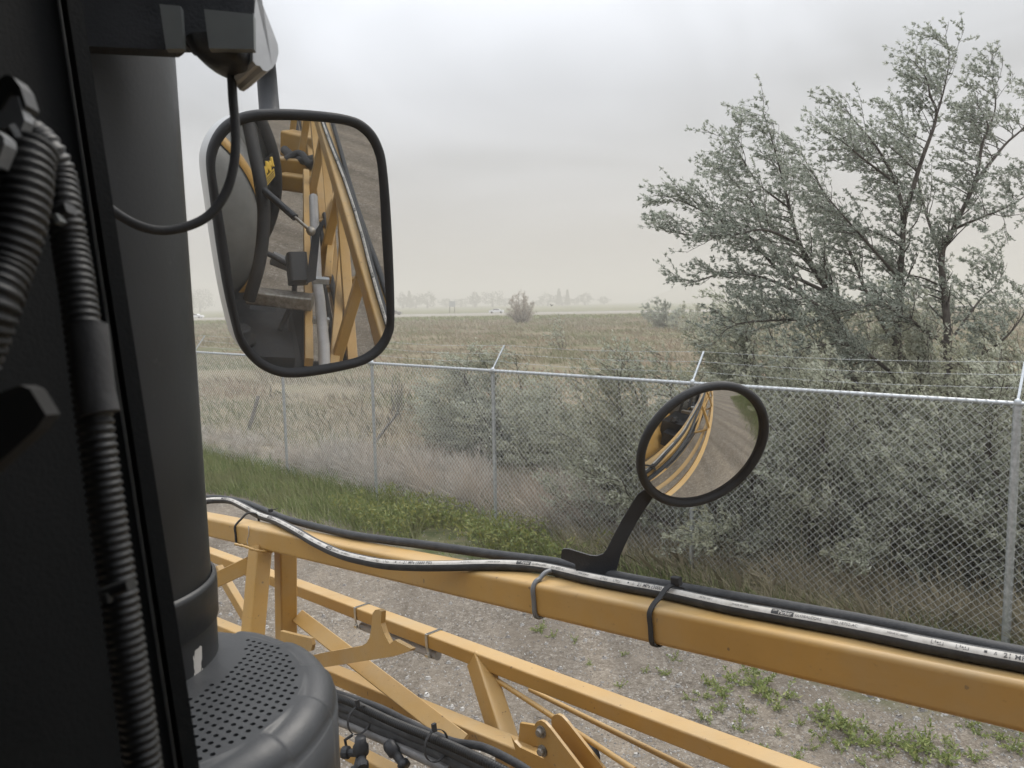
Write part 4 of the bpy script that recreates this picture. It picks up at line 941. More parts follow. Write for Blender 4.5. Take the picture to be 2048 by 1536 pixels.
obj('valve_body', MB().bar(mir(592, 510, 2.5), mir(598, 566, 2.45), .12, .1, BV, r=.02), M['black'], fr_)
obj('valve_body', MB().bar(mir(544, 516, 2.6), mir(584, 532, 2.6), .07, .06, Z, r=.015), M['housing'], fr_)
obj('hose_loop', MB().tube(spline([mir(520, 500, 2.6), mir(560, 520, 2.55), mir(588, 545, 2.5), mir(585, 600, 2.5), mir(560, 660, 2.5)], 40), .014, 10), M['hose'], fr_)
obj('hose_loop', MB().tube(spline([mir(570, 300, 5.0), mir(590, 318, 4.6), mir(610, 322, 4.4), mir(632, 318, 4.4)], 30), .035, 10), M['hose'], fr_)
obj('hose_loop', MB().tube(spline([mir(572, 320, 4.5), mir(600, 308, 4.5), mir(622, 330, 4.3), mir(640, 312, 4.4)], 30), .03, 10), M['hose'], fr_)
obj('filler_cap', MB().lathe(mir(476, 672, 2.25), [(0, .05), (.05, .05), (.06, .04), (.06, 0), (.085, -.005), (.085, -.03), (0, -.03)], 24, Z), M['rubber'], fr_)
for py_ in (560, 640):
    obj('pipe_clamp', MB().bar(mir(626, py_, 2.1), mir(658, py_+2, 2.1), .03, .03, Z, r=.004), M['galv'], fr_)
obj('upright', MB().bar(mir(672, 372, 3.6), mir(655, 560, 2.6), .05, .04, BV, r=.005), M['yellow'], fr_)
obj('upright', MB().bar(mir(690, 440, 3.2), mir(668, 735, 2.0), .05, .045, BV, r=.005), M['yellow'], fr_)
obj('hood_panel', MB().lathe(bx(-.6, -.2, 1.15), [(.75, -.5), (.86, -.3), (.9, 0), (.9, 2.6), (.8, 2.8)], 64, UH), M['yellow'], fr_)
obj('hose_tray', MB().bar(bx(-1.2, .95, 1.1), bx(5, .95, 1.2), .16, .1, Z, r=.03), M['rubber'], fr_)

# ------------------------------------------------------------------ chain link fence
FH = 2.2
def fp(t_, z_=0.0, n=0.0): p = FC+FD*t_+FN*n; return np.array([p[0], p[1], z_])
post_t = [-10.2, -7.22, -4.23, -1.24, 1.38, 3.98, 7.33, 10.3, 13.3, 16.3]
post_t = [-22.2, -19.2, -16.2, -13.2]+post_t
fence = thing('chain_link_fence', 'galvanised chain link fence with barbed wire arms along the gravel yard', 'fence', fp(0))
p_mesh = None
for i, t_ in enumerate(post_t):
    mbb = MB().tube([fp(t_, -.1), fp(t_, FH-.02)], .024 if i % 5 else .034, 14)
    obj('post', mbb, M['galv'], fence)
    a_ = fp(t_, FH+.02); b_ = fp(t_, FH+.33, .0)+np.array([FN[0], FN[1], 0])*.24-np.array([FD[0], FD[1], 0])*0
    mbb = MB().bar(a_, b_, .022, .014, unit(np.array([FN[0], FN[1], 0])), r=.003)
    mbb.lathe(fp(t_, FH-.04), [(.001, .085), (.02, .08), (.031, .06), (.032, 0), (.027, 0)], 14)
    obj('barbed_wire_arm', mbb, M['galv'], fence)
for a_, b_ in zip(post_t[:-1], post_t[1:]):
    obj('top_rail', MB().tube([fp(a_, FH), fp(b_, FH)], .021, 12), M['galv'], fence)
def wire_path(k):
    pts = []; f_ = (k+1)/3.0
    for i in range(len(post_t)-1):
        for s in np.linspace(0, 1, 12, endpoint=False):
            t_ = post_t[i]*(1-s)+post_t[i+1]*s; sag = -.03*math.sin(math.pi*s)
            pts.append(fp(t_, FH+.02+.31*f_+sag)+np.array([FN[0], FN[1], 0])*.24*f_)
    return pts
for k in range(3):
    P = wire_path(k); mbb = MB().tube(P, .0018, 5)
    for i in range(0, len(P)-1):
        for s in (.25, .75):
            q_ = P[i]*(1-s)+P[i+1]*s
            for a_ in range(2):
                d = unit(RNG.normal(size=3)); mbb.tube([q_-d*.016, q_+d*.016], .0012, 3, caps=False)
    obj('barbed_wire', mbb, M['galv'], fence)
# woven fabric, one bay, shared by all bays
def fabric(length):
    dxx = .0375; nw = int(length/dxx); nz = int((FH-.03)/dxx); r = .0026
    k_ = np.arange(nz+1); vv = []; ff = []; o = 0
    for i in range(nw):
        x = (i+((k_+i) % 2))*dxx; z_ = FH+.012-k_*dxx; y = .004*(((k_+i) % 2)*2-1.0); y[0] = .012
        z_ = z_+RNG.normal(0, .0012, nz+1); x = x+RNG.normal(0, .001, nz+1); z_[0] = FH+.026
        bow = .018*np.sin(i*.09)*np.sin(np.pi*k_/nz*1.3)+.03*max(0, np.sin(i*.21+1))*np.clip((k_-nz*.8)/(nz*.2), 0, 1); P = np.stack([x, y-.026+bow, z_], 1)
        d = np.gradient(P, axis=0); d /= np.linalg.norm(d, axis=1)[:, None]
        a_ = np.tile([0, 1., 0], (nz+1, 1)); b_ = np.cross(d, a_)
        for q in range(3):
            vv.append(P+r*(a_*math.cos(q*2.094)+b_*math.sin(q*2.094)))
        idx = np.arange(nz)
        for q in range(3):
            q2 = (q+1) % 3; n1 = nz+1
            ff.append(np.stack([o+q*n1+idx, o+q*n1+idx+1, o+q2*n1+idx+1, o+q2*n1+idx], 1))
        o += 3*(nz+1)
    return np.concatenate(vv), np.concatenate(ff)
fv, ff_ = fabric(3.0)
fx = np.array([FD[0], FD[1], 0]); fy = np.array([FN[0], FN[1], 0])
first = None
for a_, b_ in zip(post_t[:-1], post_t[1:]):
    if first is None:
        first = idx_obj('chain_link_mesh', fv, ff_, M['wire'], None); o = first
    else:
        o = first.copy(); COL.objects.link(o)
    o.parent = fence; o['kind'] = 'stuff'
    sc = (b_-a_)/3.0
    base = fp(a_)-np.array(fence.location)
    o.matrix_local = Matrix(((fx[0]*sc, fy[0], 0, base[0]), (fx[1]*sc, fy[1], 0, base[1]), (0, 0, 1, base[2]), (0, 0, 0, 1)))

# ------------------------------------------------------------------ vegetation generators
WIND = unit([-.85, .1, .28])
def rnd_dirs(n, bias, spread):
    d = RNG.normal(size=(n, 3))*spread+np.asarray(bias); return d/np.linalg.norm(d, axis=1)[:, None]
def leaf_quads(P, D, L, W):
    """narrow leaves from base points P along D"""
    n = len(P); s = np.cross(D, RNG.normal(size=(n, 3))); s /= np.linalg.norm(s, axis=1)[:, None]+1e-9
    L = np.broadcast_to(np.asarray(L), (n,))[:, None]; W = np.broadcast_to(np.asarray(W), (n,))[:, None]
    nrm_ = np.cross(D, s)
    return np.stack([P, P+D*L*.45+s*W*.5+nrm_*L*.06, P+D*L, P+D*L*.45-s*W*.5+nrm_*L*.06], 1).reshape(-1, 3)
def branch_curve(p, d, length, n, bend, curl):
    pts = [np.array(p)]; d = unit(d)
    for i in range(n):
        d = unit(d+np.asarray(bend)*(length/n)*curl+RNG.normal(size=3)*.09)
        pts.append(pts[-1]+d*length/n)
    return np.array(pts)
def limb_tree(limbs, sec_len, sec_gap, leaf_L, leaf_W, dens, wind, twig_gap=.075, start=.25, twig_len=(.12, .34), droop=0.0, trim=1.0):
    wood = MB(); LPs = []; LDs = []
    for (pts, r0, r1) in limbs:
        P = spline(pts, max(12, len(pts)*6)); P = P[:max(6, int(len(P)*trim))]; wood.tube(P, list(np.linspace(r0, r1, len(P))), 7)
        d = np.concatenate([[0], np.cumsum(np.linalg.norm(np.diff(P, axis=0), axis=1))])
        s = d[-1]*start
        while s < d[-1]:
            i = min(np.searchsorted(d, s), len(P)-1); i = max(i, 1); T = unit(P[i]-P[i-1]); f = s/d[-1]
            q = RNG.normal(size=3); q = unit(q-T*np.dot(q, T))
            dr = unit(T*.5+q*.95+wind*.38+Z*.18)
            ln = RNG.uniform(*sec_len)*(1.15-.65*f)
            B = branch_curve(P[i], dr, ln, 7, wind, .9)
            rb = max(.0035, (r0*(1-f)+r1*f)*.38); wood.tube(B, list(np.linspace(rb, .0025, len(B))), 4, caps=False)
            nt = max(2, int(ln/twig_gap))
            for k in range(nt):
                a = (k+RNG.uniform(.3, 1))/nt; j = min(int(a*(len(B)-1)), len(B)-2); bp = B[j]+(B[j+1]-B[j])*(a*(len(B)-1)-j)
                T2 = unit(B[j+1]-B[j]); q = RNG.normal(size=3); td = unit(T2*.6+q*.5+wind*.55+Z*.1)
                tl = RNG.uniform(*twig_len)*(1.1-.35*a)
                nl = max(3, int(tl*dens)); u_ = np.sort(RNG.uniform(.08, 1, nl)) 
                cur = td[None]*u_[:, None]*tl+wind[None]*(u_**2)[:, None]*tl*.25-Z[None]*(u_**2)[:, None]*tl*droop
                nt_ = max(2, int(tl/.07)); ui = (np.floor(u_*nt_)+.5)/nt_; u2_ = np.clip(ui+(u_-ui)*.45+.2/nt_, 0, 1.02)
                cur = td[None]*u2_[:, None]*tl+wind[None]*(u2_**2)[:, None]*tl*.25-Z[None]*(u2_**2)[:, None]*tl*droop
                LPs.append(bp+cur+RNG.normal(size=(nl, 3))*.009); LDs.append(rnd_dirs(nl, td*.55+wind*.45, .6))
                wood.tube([bp, bp+td*tl*.5+wind*tl*.06, bp+td*tl+wind*tl*.25-Z*tl*droop], [.003, .0022, .0012], 3, caps=False)
            s += sec_gap*RNG.uniform(.6, 1.4)
        # leaders carry leaves to the very tip
        tip = P[-1]; T = unit(P[-1]-P[-4]); nl = int(28)
        u_ = RNG.uniform(0, 1, nl); LPs.append(tip-T*(.3*(1-u_))[:, None]); LDs.append(rnd_dirs(nl, T*.7+wind*.5, .5))
    LP_, LD_ = np.concatenate(LPs), np.concatenate(LDs)
    n = len(LP_); q = leaf_quads(LP_, LD_, RNG.uniform(leaf_L*.6, leaf_L*1.25, n), RNG.uniform(leaf_W*.7, leaf_W*1.25, n))
    return wood, q

# ---- the big Russian olive tree behind the fence
ZT = 10.6
def L_(pts): return [at(x, y, ZT+dz) for x, y, dz in pts]
limbs = [
    (L_([(1722, 800, .4), (1700, 740, .35), (1678, 650, .2), (1656, 586, .1), (1622, 532, 0), (1599, 489, -.1), (1579, 416, -.1), (1564, 355, 0), (1545, 285, .1), (1525, 220, .1), (1508, 180, .1)]), .055, .005),
    (L_([(1656, 586, .1), (1606, 562, -.2), (1552, 535, -.3), (1500, 475, -.3), (1440, 440, -.4), (1380, 410, -.4), (1335, 392, -.4), (1298, 374, -.4)]), .028, .004),
    (L_([(1678, 650, .2), (1620, 600, -.3), (1540, 560, -.4), (1460, 545, -.5), (1400, 560, -.5), (1345, 576, -.6)]), .03, .004),
    (L_([(1599, 489, -.1), (1530, 460, -.5), (1460, 470, -.7), (1380, 470, -.8), (1296, 456, -.8)]), .022, .004),
    (L_([(1622, 532, 0), (1560, 470, .5), (1500, 400, .7), (1450, 340, .8), (1440, 300, .8)]), .022, .004),
    (L_([(1579, 416, -.1), (1520, 370, -.3), (1480, 310, -.4), (1450, 262, -.4)]), .016, .003),
    (L_([(1650, 640, .2), (1560, 640, -.5), (1470, 650, -.8), (1420, 690, -.9)]), .025, .004),
    (L_([(1800, 800, .3), (1795, 700, .3), (1800, 560, .2), (1806, 443, 0), (1791, 366, 0), (1750, 290, 0), (1700, 230, .1), (1665, 165, .1)]), .06, .005),
    (L_([(1795, 700, .3), (1740, 600, .6), (1690, 480, .8), (1650, 390, .9), (1610, 320, 1), (1570, 245, 1)]), .035, .004),
    (L_([(1806, 443, 0), (1840, 330, -.2), (1872, 235, -.2), (1860, 190, -.2), (1849, 151, -.2), (1800, 95, -.2)]), .035, .004),
    (L_([(1872, 235, -.2), (1890, 170, 0), (1898, 110, 0), (1884, 48, 0)]), .016, .003),
    (L_([(1791, 366, 0), (1730, 320, -.5), (1680, 280, -.7), (1625, 250, -.7)]), .02, .003),
    (L_([(1800, 560, .2), (1730, 480, -.4), (1660, 400, -.7), (1620, 340, -.8)]), .025, .003),
    (L_([(1890, 800, 0), (1895, 690, 0), (1890, 600, 0), (1883, 512, 0), (1906, 459, 0), (1949, 366, 0), (1964, 289, 0), (1976, 251, 0), (1952, 205, 0), (1915, 150, 0)]), .06, .005),
    (L_([(1949, 366, 0), (1985, 320, .2), (2014, 285, .3), (2050, 252, .3), (2090, 190, .3), (2060, 110, .3)]), .028, .004),
    (L_([(1906, 459, 0), (1950, 440, -.3), (2000, 420, -.4), (2050, 392, -.4), (2110, 340, -.4)]), .022, .004),
    (L_([(1895, 690, 0), (1960, 600, .3), (2000, 560, .4), (2010, 500, .4)]), .02, .004),
    (L_([(1883, 512, 0), (1850, 420, .5), (1830, 330, .7), (1810, 260, .8), (1770, 190, .8)]), .025, .004),
    (L_([(1964, 289, 0), (1990, 220, .2), (1985, 160, .2), (1970, 120, .2)]), .016, .003),
    (L_([(1895, 690, 0), (1820, 640, -.5), (1760, 610, -.8), (1700, 620, -.9), (1600, 640, -1)]), .03, .004),
    (L_([(1800, 760, .3), (1720, 700, -.6), (1640, 690, -.9), (1540, 720, -1)]), .03, .004),
    (L_([(1890, 740, 0), (1980, 700, -.4), (2040, 640, -.5), (2080, 560, -.5)]), .03, .004),
]
tb_ = on_ground(1800, 1080); tb_ = at(1800, 1060, ZT+.3); tb_[2] = 0
tree = thing('olive_tree', 'tall wind-blown silvery green tree rising behind the fence at right', 'tree', tb_)
wood, q = limb_tree(limbs, (.3, .82), .068, .048, .021, 125, WIND, twig_gap=.075, trim=.9)
for (x, y) in ((1722, 800), (1800, 800), (1890, 800)):
    a_ = at(x, y, ZT+.35); wood.tube([a_, a_*.5+tb_*.5+np.array([RNG.uniform(-.15, .15), 0, 0]), tb_-Z*.05], [.058, .075, .095], 9)
obj('trunk', wood, M['bark'], tree, recalc=False)
np_obj('crown', q, 4, M['olive_dark'], tree)

# ---- shrubs
def shrub_mesh(h, w, nstem, leaf_L, leaf_W, dens, wind=WIND, seed=0, gap=.1, start=.12):
    limbs = []
    for i in range(nstem):
        a = 2*math.pi*i*.382*2.618/nstem*1.0+RNG.uniform(-.4, .4); ph = math.acos(1-RNG.uniform(.0, .93)); r = math.sin(ph)*w/2*RNG.uniform(.8, 1.05); hh = min(h*.98, max(.12*h, h*math.cos(ph)*RNG.uniform(.8, 1.0)+.14*h))
        p0 = np.array([math.cos(a)*.08, math.sin(a)*.08, -.05])
        p3 = np.array([math.cos(a)*r, math.sin(a)*r, hh])+wind*h*.14*np.array([1, 1, 0])
        p1 = p0*.7+p3*.3+np.array([math.cos(a), math.sin(a), 0])*w*.03+RNG.normal(size=3)*.04*h; p2 = p0*.32+p3*.68+RNG.normal(size=3)*.05*h
        limbs.append(([p0, p1, p2, p3], .022*h/2, .004))
    return limb_tree(limbs, (.22*h/2, .5*h/2), gap, leaf_L, leaf_W, dens, wind, start=start)
SH = []
for (h, w, ns, ll, lw, de, gap, mt) in ((2.4, 2.6, 20, .056, .02, 88, .07, 'olive'), (2.2, 2.9, 20, .058, .021, 84, .07, 'olive'), (2.0, 2.2, 16, .056, .02, 88, .07, 'olive')):
    wd, q = shrub_mesh(h, w, ns, ll, lw, de, gap=gap)
    r_ = thing('olive_shrub', 'x', 'shrub', (0, 0, 0))
    obj('stems', wd, M['bark'], r_, recalc=False); np_obj('foliage', q, 4, M[mt], r_)
    SH.append(r_)
shrubs = [   # photo px of the foot, depth, height scale, width scale, proto, label
    (1330, 9.9, 1.0, .95, 0, 'bushy olive shrub behind the fence, directly left of the round mirror'),
    (1480, 9.3, 1.0, 1.0, 1, 'olive shrub behind the fence, hidden mostly by the round mirror'),
    (1590, 8.9, .95, .9, 2, 'olive shrub behind the fence just right of the round mirror'),
    (1700, 8.5, 1.0, .9, 0, 'dense olive shrub under the tree, left of its trunks'),
    (1820, 8.2, 1.0, .85, 1, 'dense olive shrub under the tree, in front of its trunks'),
    (1930, 7.9, 1.0, .85, 2, 'dense olive shrub just left of the rightmost fence post'),
    (2060, 7.7, 1.02, .9, 0, 'olive shrub behind the rightmost fence post'),
    (2200, 7.6, 1.0, .9, 1, 'olive shrub cut by the right edge of the photo'),
    (1640, 10.8, 1.05, 1.1, 1, 'taller olive shrub filling the gap behind the left trunk of the tree'),
    (1450, 12.3, .85, 1.0, 2, 'olive shrub farther back between round mirror and tree'),
    (1880, 11.0, 1.2, 1.1, 0, 'olive shrub behind the right trunk of the tree'),
    (2080, 10.5, 1.25, 1.1, 2, 'tall olive shrub at the right edge behind the tree'),
    (1545, 13.6, 1.2, 1.1, 0, 'olive shrub behind the tree, below its lowest left limb'),
    (1600, 13.0, 1.4, 1.25, 1, 'olive shrub behind the tree, between its left limbs and the fence'),
    (1745, 12.6, 1.5, 1.2, 2, 'tallest olive shrub behind the tree between its two trunks'),
    (1960, 12.4, 1.45, 1.2, 1, 'tall olive shrub behind the tree right of its right trunk'),
    (1015, 15.6, .88, 1.2, 0, 'pale wind-swept olive shrub right of the middle fence post'),
    (920, 17.0, .8, .9, 2, 'low olive shrub left of the middle fence post'),
    (1215, 12.6, .8, 1.0, 1, 'olive shrub behind the fence above the mirror arm'),
    (1130, 14.8, .62, .8, 0, 'small olive shrub between the middle post and the mirror arm'),
]
for i, (px_, z_, hs_, ws_, k_, lab) in enumerate(shrubs):
    o = SH[k_] if not any(c_[0] is SH[k_] for c_ in [(s_['used'] if 'used' in s_ else 0,) for s_ in []]) and 'used' not in SH[k_] else copy_tree(SH[k_])
    SH[k_]['used'] = 1
    p = at(px_, 900, z_); o.location = (p[0], p[1], 0)
    o.scale = (ws_, ws_, hs_); o.rotation_euler = (0, 0, RNG.uniform(-.5, .5))
    tag(o, lab, 'shrub', 'olive shrubs beyond the fence')
for o in bpy.data.objects:
    if 'used' in o: del o['used']
# sapling, far bushes
def one_shrub(px_, py_, h, w, ns, ll, lw, de, m, name, label, gap=.12, wind=WIND, start=.15, brown=False):
    g = on_ground(px_, py_); wd, q = shrub_mesh(h, w, ns, ll, lw, de, wind, gap=gap, start=start)
    r_ = thing(name, label, 'shrub', g); wd.v = [tuple(np.array(v)+g) for v in wd.v]
    obj('stems', wd, M['deadwood'] if brown else M['bark'], r_, recalc=False); np_obj('foliage', q+g, 4, M[m], r_)
one_shrub(1125, 700, 2.3, 1.6, 6, .14, .05, 22, 'olive', 'sapling', 'thin pale sapling standing alone in the dry field', gap=.2, start=.3)
one_shrub(1042, 646, 4.6, 4.8, 30, .3, .05, 14, 'brush', 'bare_bush', 'round greyish brown bush in the field before the white car', gap=.35, wind=np.array([0, 0, .3]))
one_shrub(1335, 656, 3.3, 5.6, 22, .28, .1, 16, 'olive_dark', 'far_bush', 'dark green rounded bush in the field left of the tree', gap=.3, start=.05)
one_shrub(1385, 664, 2.6, 4.0, 16, .25, .09, 16, 'olive', 'far_bush', 'paler bush touching the dark rounded bush on its right', gap=.3, start=.05)

# ---- grass and brush as stuff
def blades(n, pos, h, w, lean, m, name, bend=.25, wind=WIND, segs=1):
    P = np.asarray(pos); d = RNG.normal(size=(n, 3))*np.array([lean, lean, .1])+np.array([0, 0, 1.0])+wind*np.array([1, 1, 0])*bend
    d /= np.linalg.norm(d, axis=1)[:, None]
    s = np.cross(d, RNG.normal(size=(n, 3))); s /= np.linalg.norm(s, axis=1)[:, None]
    h = np.asarray(h)[:, None]; w = np.asarray(w)[:, None]
    mid = P+d*h*.55; tip = P+d*h+wind*np.array([1, 1, 0])*h*bend*.8-Z*h*.05
    v = np.stack([P-s*w*.5, P+s*w*.5, mid+s*w*.4, tip, mid-s*w*.4], 1)
    o = np_obj(name, v.reshape(-1, 3), 5, m); o['kind'] = 'stuff'; return o
def patchy(x, y, s, ph): return np.sin(x*s+ph)*np.sin(y*s*1.3+ph*2)+.6*np.sin(x*s*2.3+y*s*1.7+ph)
def band(n, t0, t1, n0, n1, s=1.2, ph=0.0, thr=-.4):
    t_ = RNG.uniform(t0, t1, n*3); k_ = RNG.uniform(n0, n1, n*3); x = FC[0]+FD[0]*t_+FN[0]*k_; y = FC[1]+FD[1]*t_+FN[1]*k_
    ok = patchy(x, y, s, ph) > thr; x, y, t_, k_ = x[ok][:n], y[ok][:n], t_[ok][:n], k_[ok][:n]
    return np.stack([x, y, np.zeros(len(x))], 1), t_, k_
# green verge in front of the fence, wide at the left and thinning to the right
P, t_, k_ = band(76000, -20, 15, -3.2, .35, 1.1, .3, -.7)
wide = np.interp(t_, [-20, -14, -9.5, -6, -3, -1, 1.5, 4, 8, 15], [3.0, 2.6, 1.4, .3, .6, .95, 1.4, 1.7, 1.7, 1.5])
keep = (k_ > -wide+RNG.normal(0, .18+.25*(t_ < -6), len(k_))); P = P[keep]; n = len(P)
blades(n, P, RNG.uniform(.08, .34, n), RNG.uniform(.008, .016, n), .35, M['grass'], 'green_grass', .12)
# yellowing broad leaved weeds in the verge
P, t_, k_ = band(3600, -3.2, 1.0, -1.3, -.05, 2.4, 1.7, -.1); n = len(P)
q = leaf_quads(P+np.stack([np.zeros(n), np.zeros(n), RNG.uniform(.05, .38, n)], 1), rnd_dirs(n, [0, 0, .5], .8), RNG.uniform(.04, .09, n), RNG.uniform(.015, .03, n))
o = np_obj('verge_weeds', q, 4, leafmat('verge_weed_leaf', [(.14, .175, .055), (.18, .215, .07), (.27, .26, .08), (.16, .195, .065)], trans=.3)); o['kind'] = 'stuff'
# tumbleweed brush piled along the fence
def brush(nm, t0, t1, n0, n1, hlo, hhi, strands, name, m):
    """dome shaped tumbleweed mounds, each a spray of fine curved stems"""
    out = []
    for i in range(nm):
        t_, k_ = RNG.uniform(t0, t1), RNG.uniform(n0, n1); c = fp(t_, 0, k_); h = RNG.uniform(hlo, hhi); R_ = h*RNG.uniform(.55, .95)
        n = strands; ph = np.arccos(1-RNG.uniform(0, .97, n)); az = RNG.uniform(0, 2*math.pi, n)
        d = np.stack([np.sin(ph)*np.cos(az)*R_, np.sin(ph)*np.sin(az)*R_, np.cos(ph)*h], 1)*RNG.uniform(.65, 1.08, n)[:, None]
        f0 = RNG.uniform(.05, .7, n)[:, None]; f1 = np.minimum(f0+RNG.uniform(.25, .5, n)[:, None], 1.05)
        j = RNG.normal(size=(n, 3))*.03
        p0 = c+d*f0*np.array([1, 1, 0])*.8+np.array([0, 0, 1])*d[:, 2:]*f0**.8+j; p1 = c+d*f1+j+WIND*.06*f1+RNG.normal(size=(n, 3))*.025
        L_ = np.linalg.norm(p1-p0, axis=1); out.append(leaf_quads(p0, (p1-p0)/L_[:, None], L_, RNG.uniform(.005, .011, n)))
    o = np_obj(name, np.concatenate(out), 4, m); o['kind'] = 'stuff'; return o
brush(150, -3.8, 4.2, .25, 1.7, .4, .95, 330, 'dry_brush', M['brush'])
brush(90, 4.2, 13, .2, 1.6, .25, .55, 220, 'dry_brush', M['brush'])
brush(130, -12, -3.6, .15, 1.0, .3, .8, 230, 'dry_brush', M['straw'])
# straw at the fence foot on the right
P, t_, k_ = band(20000, -13, -2.5, -.3, .9, 1.7, 2.2, -.3); n = len(P)
blades(n, P, RNG.uniform(.12, .6, n), RNG.uniform(.003, .006, n), .6, M['straw'], 'dry_straw', .2)
# the dry field
nn_ = 150000
r_ = 9+150*RNG.uniform(0, 1, nn_)**1.9; a_ = RNG.uniform(-.62, .62, nn_); x = np.sin(a_)*r_; y = np.cos(a_)*r_
off = x*FN[0]+y*FN[1]-FT; ok = (off > .4) & (patchy(x, y, .35, .4) > -.75); x, y, r_ = x[ok], y[ok], r_[ok]; n = len(x)
gz = np.where(off[ok] < 60, .05*np.sin(x*.9+1)*np.sin(y*.7)+.06*np.sin(x*.31+y*.23), 0)
P = np.stack([x, y, gz-.02], 1)
hgt = RNG.uniform(.12, .42, n)*(1+.5*(patchy(x, y, .22, 1.1) > .4)); 
hgt = hgt*(1+.006*r_); blades(n, P, hgt*.8, .003+.0006*r_*RNG.uniform(.7, 1.3, n), .6, M['drygrass'], 'dry_grass', .25)
# coarse green growth along the near edge of the highway
n = 9000; x = RNG.uniform(-75, 75, n); y = 152-x*.07+RNG.normal(0, 5, n); 
blades(n, np.stack([x, y, np.zeros(n)], 1), RNG.uniform(.3, 1.0, n), RNG.uniform(.12, .3, n), .5, M['grass'], 'green_growth', .2)
# pebbles on the gravel
def pebbles(n, name):
    px_ = RNG.uniform(420, 2048, n); py_ = RNG.uniform(1030, 1600, n); d = np.array([on_ground(a, b) for a, b in zip(px_, py_)])
    off = d[:, 0]*FN[0]+d[:, 1]*FN[1]-FT; d = d[off < -.5]; n = len(d); r = RNG.uniform(.004, .011, n)*(1+1.6*(RNG.uniform(0, 1, n) > .96))
    oct_ = np.array([(1, 0, 0), (0, 1, 0), (-1, 0, 0), (0, -1, 0)], float); ff = []; vv = []
    rot = RNG.uniform(0, 6.28, n); sx_ = RNG.uniform(.7, 1.3, n)
    ring = []
    for k in range(5):
        a = rot+k*2*math.pi/5; ring.append(np.stack([d[:, 0]+np.cos(a)*r*sx_, d[:, 1]+np.sin(a)*r/sx_, d[:, 2]+.001+0*r], 1))
    ring2 = []
    for k in range(5):
        a = rot+.4+k*2*math.pi/5; ring2.append(np.stack([d[:, 0]+np.cos(a)*r*.6*sx_, d[:, 1]+np.sin(a)*r*.6/sx_, d[:, 2]+r*.75], 1))
    V = np.stack(ring+ring2, 1)        # n,10,3
    idx = np.arange(n)[:, None]*10; fs = []
    for k in range(5):
        k2 = (k+1) % 5; fs.append(np.concatenate([idx+k, idx+k2, idx+5+k2, idx+5+k], 1))
    fs.append(np.concatenate([idx+5, idx+6, idx+7, idx+8], 1)); fs.append(np.concatenate([idx+5, idx+8, idx+9, idx+9], 1)[:, [0, 1, 2, 2]])
    f = np.concatenate(fs[:6]); o = idx_obj(name, V.reshape(-1, 3), f, M['pebble'], smooth=False); o['kind'] = 'stuff'
pebbles(11000, 'loose_gravel')

# ---- individual weeds on the gravel
def weed_mesh(kind):
    stems = MB(); qs = []; yq = []
    ns = RNG.integers(5, 10)
    for i in range(ns):
        a = RNG.uniform(0, 6.28); el = RNG.uniform(.15, .9); ln = RNG.uniform(.08, .2); d = np.array([math.cos(a)*math.cos(el), math.sin(a)*math.cos(el), math.sin(el)])
        P = branch_curve([0, 0, .0], d, ln, 5, [-.3, 0, .4], 1.5); stems.tube(P, .0018, 3, caps=False)
        nl = int(16*ln/.15)+4; u_ = RNG.uniform(.15, 1, nl); j = np.minimum((u_*5).astype(int), 4); bp = P[j]+(P[j+1]-P[j])*(u_*5-j)[:, None]
        ql = leaf_quads(bp, rnd_dirs(nl, d*.4+[0, 0, .3], .7), RNG.uniform(.02, .045, nl), RNG.uniform(.01, .018, nl))
        (yq if RNG.uniform() < kind else qs).append(ql)
    return stems, qs, yq
WP = []
for kd in (.06, .0, .16, .0):
    st, qs, yq = weed_mesh(kd); r_ = thing('weed_plant', 'x', 'weed'); obj('stem', st, M['leaf_green'], r_, recalc=False)
    if qs: np_obj('leaves', np.concatenate(qs), 4, M['leaf_green'], r_)
    if yq: np_obj('yellow_leaves', np.concatenate(yq), 4, M['leaf_yellow'], r_)
    WP.append(r_)
wspots = [(1080, 1262, .7), (1105, 1275, .5), (1420, 1370, .9), (1445, 1390, 1.0), (1470, 1365, .9), (1500, 1350, .8), (1515, 1380, 1.1), (1540, 1400, 1.2), (1565, 1395, 1.0), (1530, 1370, .9), (1555, 1420, .8), (1405, 1395, .7), (1440, 1420, .6), (1490, 1425, .7), (1410, 1440, .8), (1380, 1400, .5), (1330, 1350, .5), (1350, 1320, .5), (1290, 1345, .45), (1250, 1310, .4),
          (1640, 1440, .7), (1665, 1455, 1.0), (1690, 1450, .9), (1700, 1478, 1.2), (1720, 1490, 1.0), (1650, 1480, .8), (1680, 1500, .7), (1740, 1470, .7), (1765, 1490, 1.1), (1772, 1515, .8), (1815, 1500, 1.0), (1850, 1490, 1.1), (1870, 1510, 1.2), (1890, 1525, 1.0), (1840, 1525, .9), (1910, 1500, .7), (1950, 1520, .7), (1600, 1450, .5), (1560, 1470, .5), (1620, 1500, .5), (1590, 1520, .6), (1960, 1470, .8), (2000, 1480, .7), (1930, 1455, .6), (1650, 1420, .6), (1480, 1460, .6), (1530, 1500, .5), (1730, 1535, .6), (2030, 1500, .8), (1240, 1375, .45), (1180, 1330, .4), (1150, 1285, .45)]
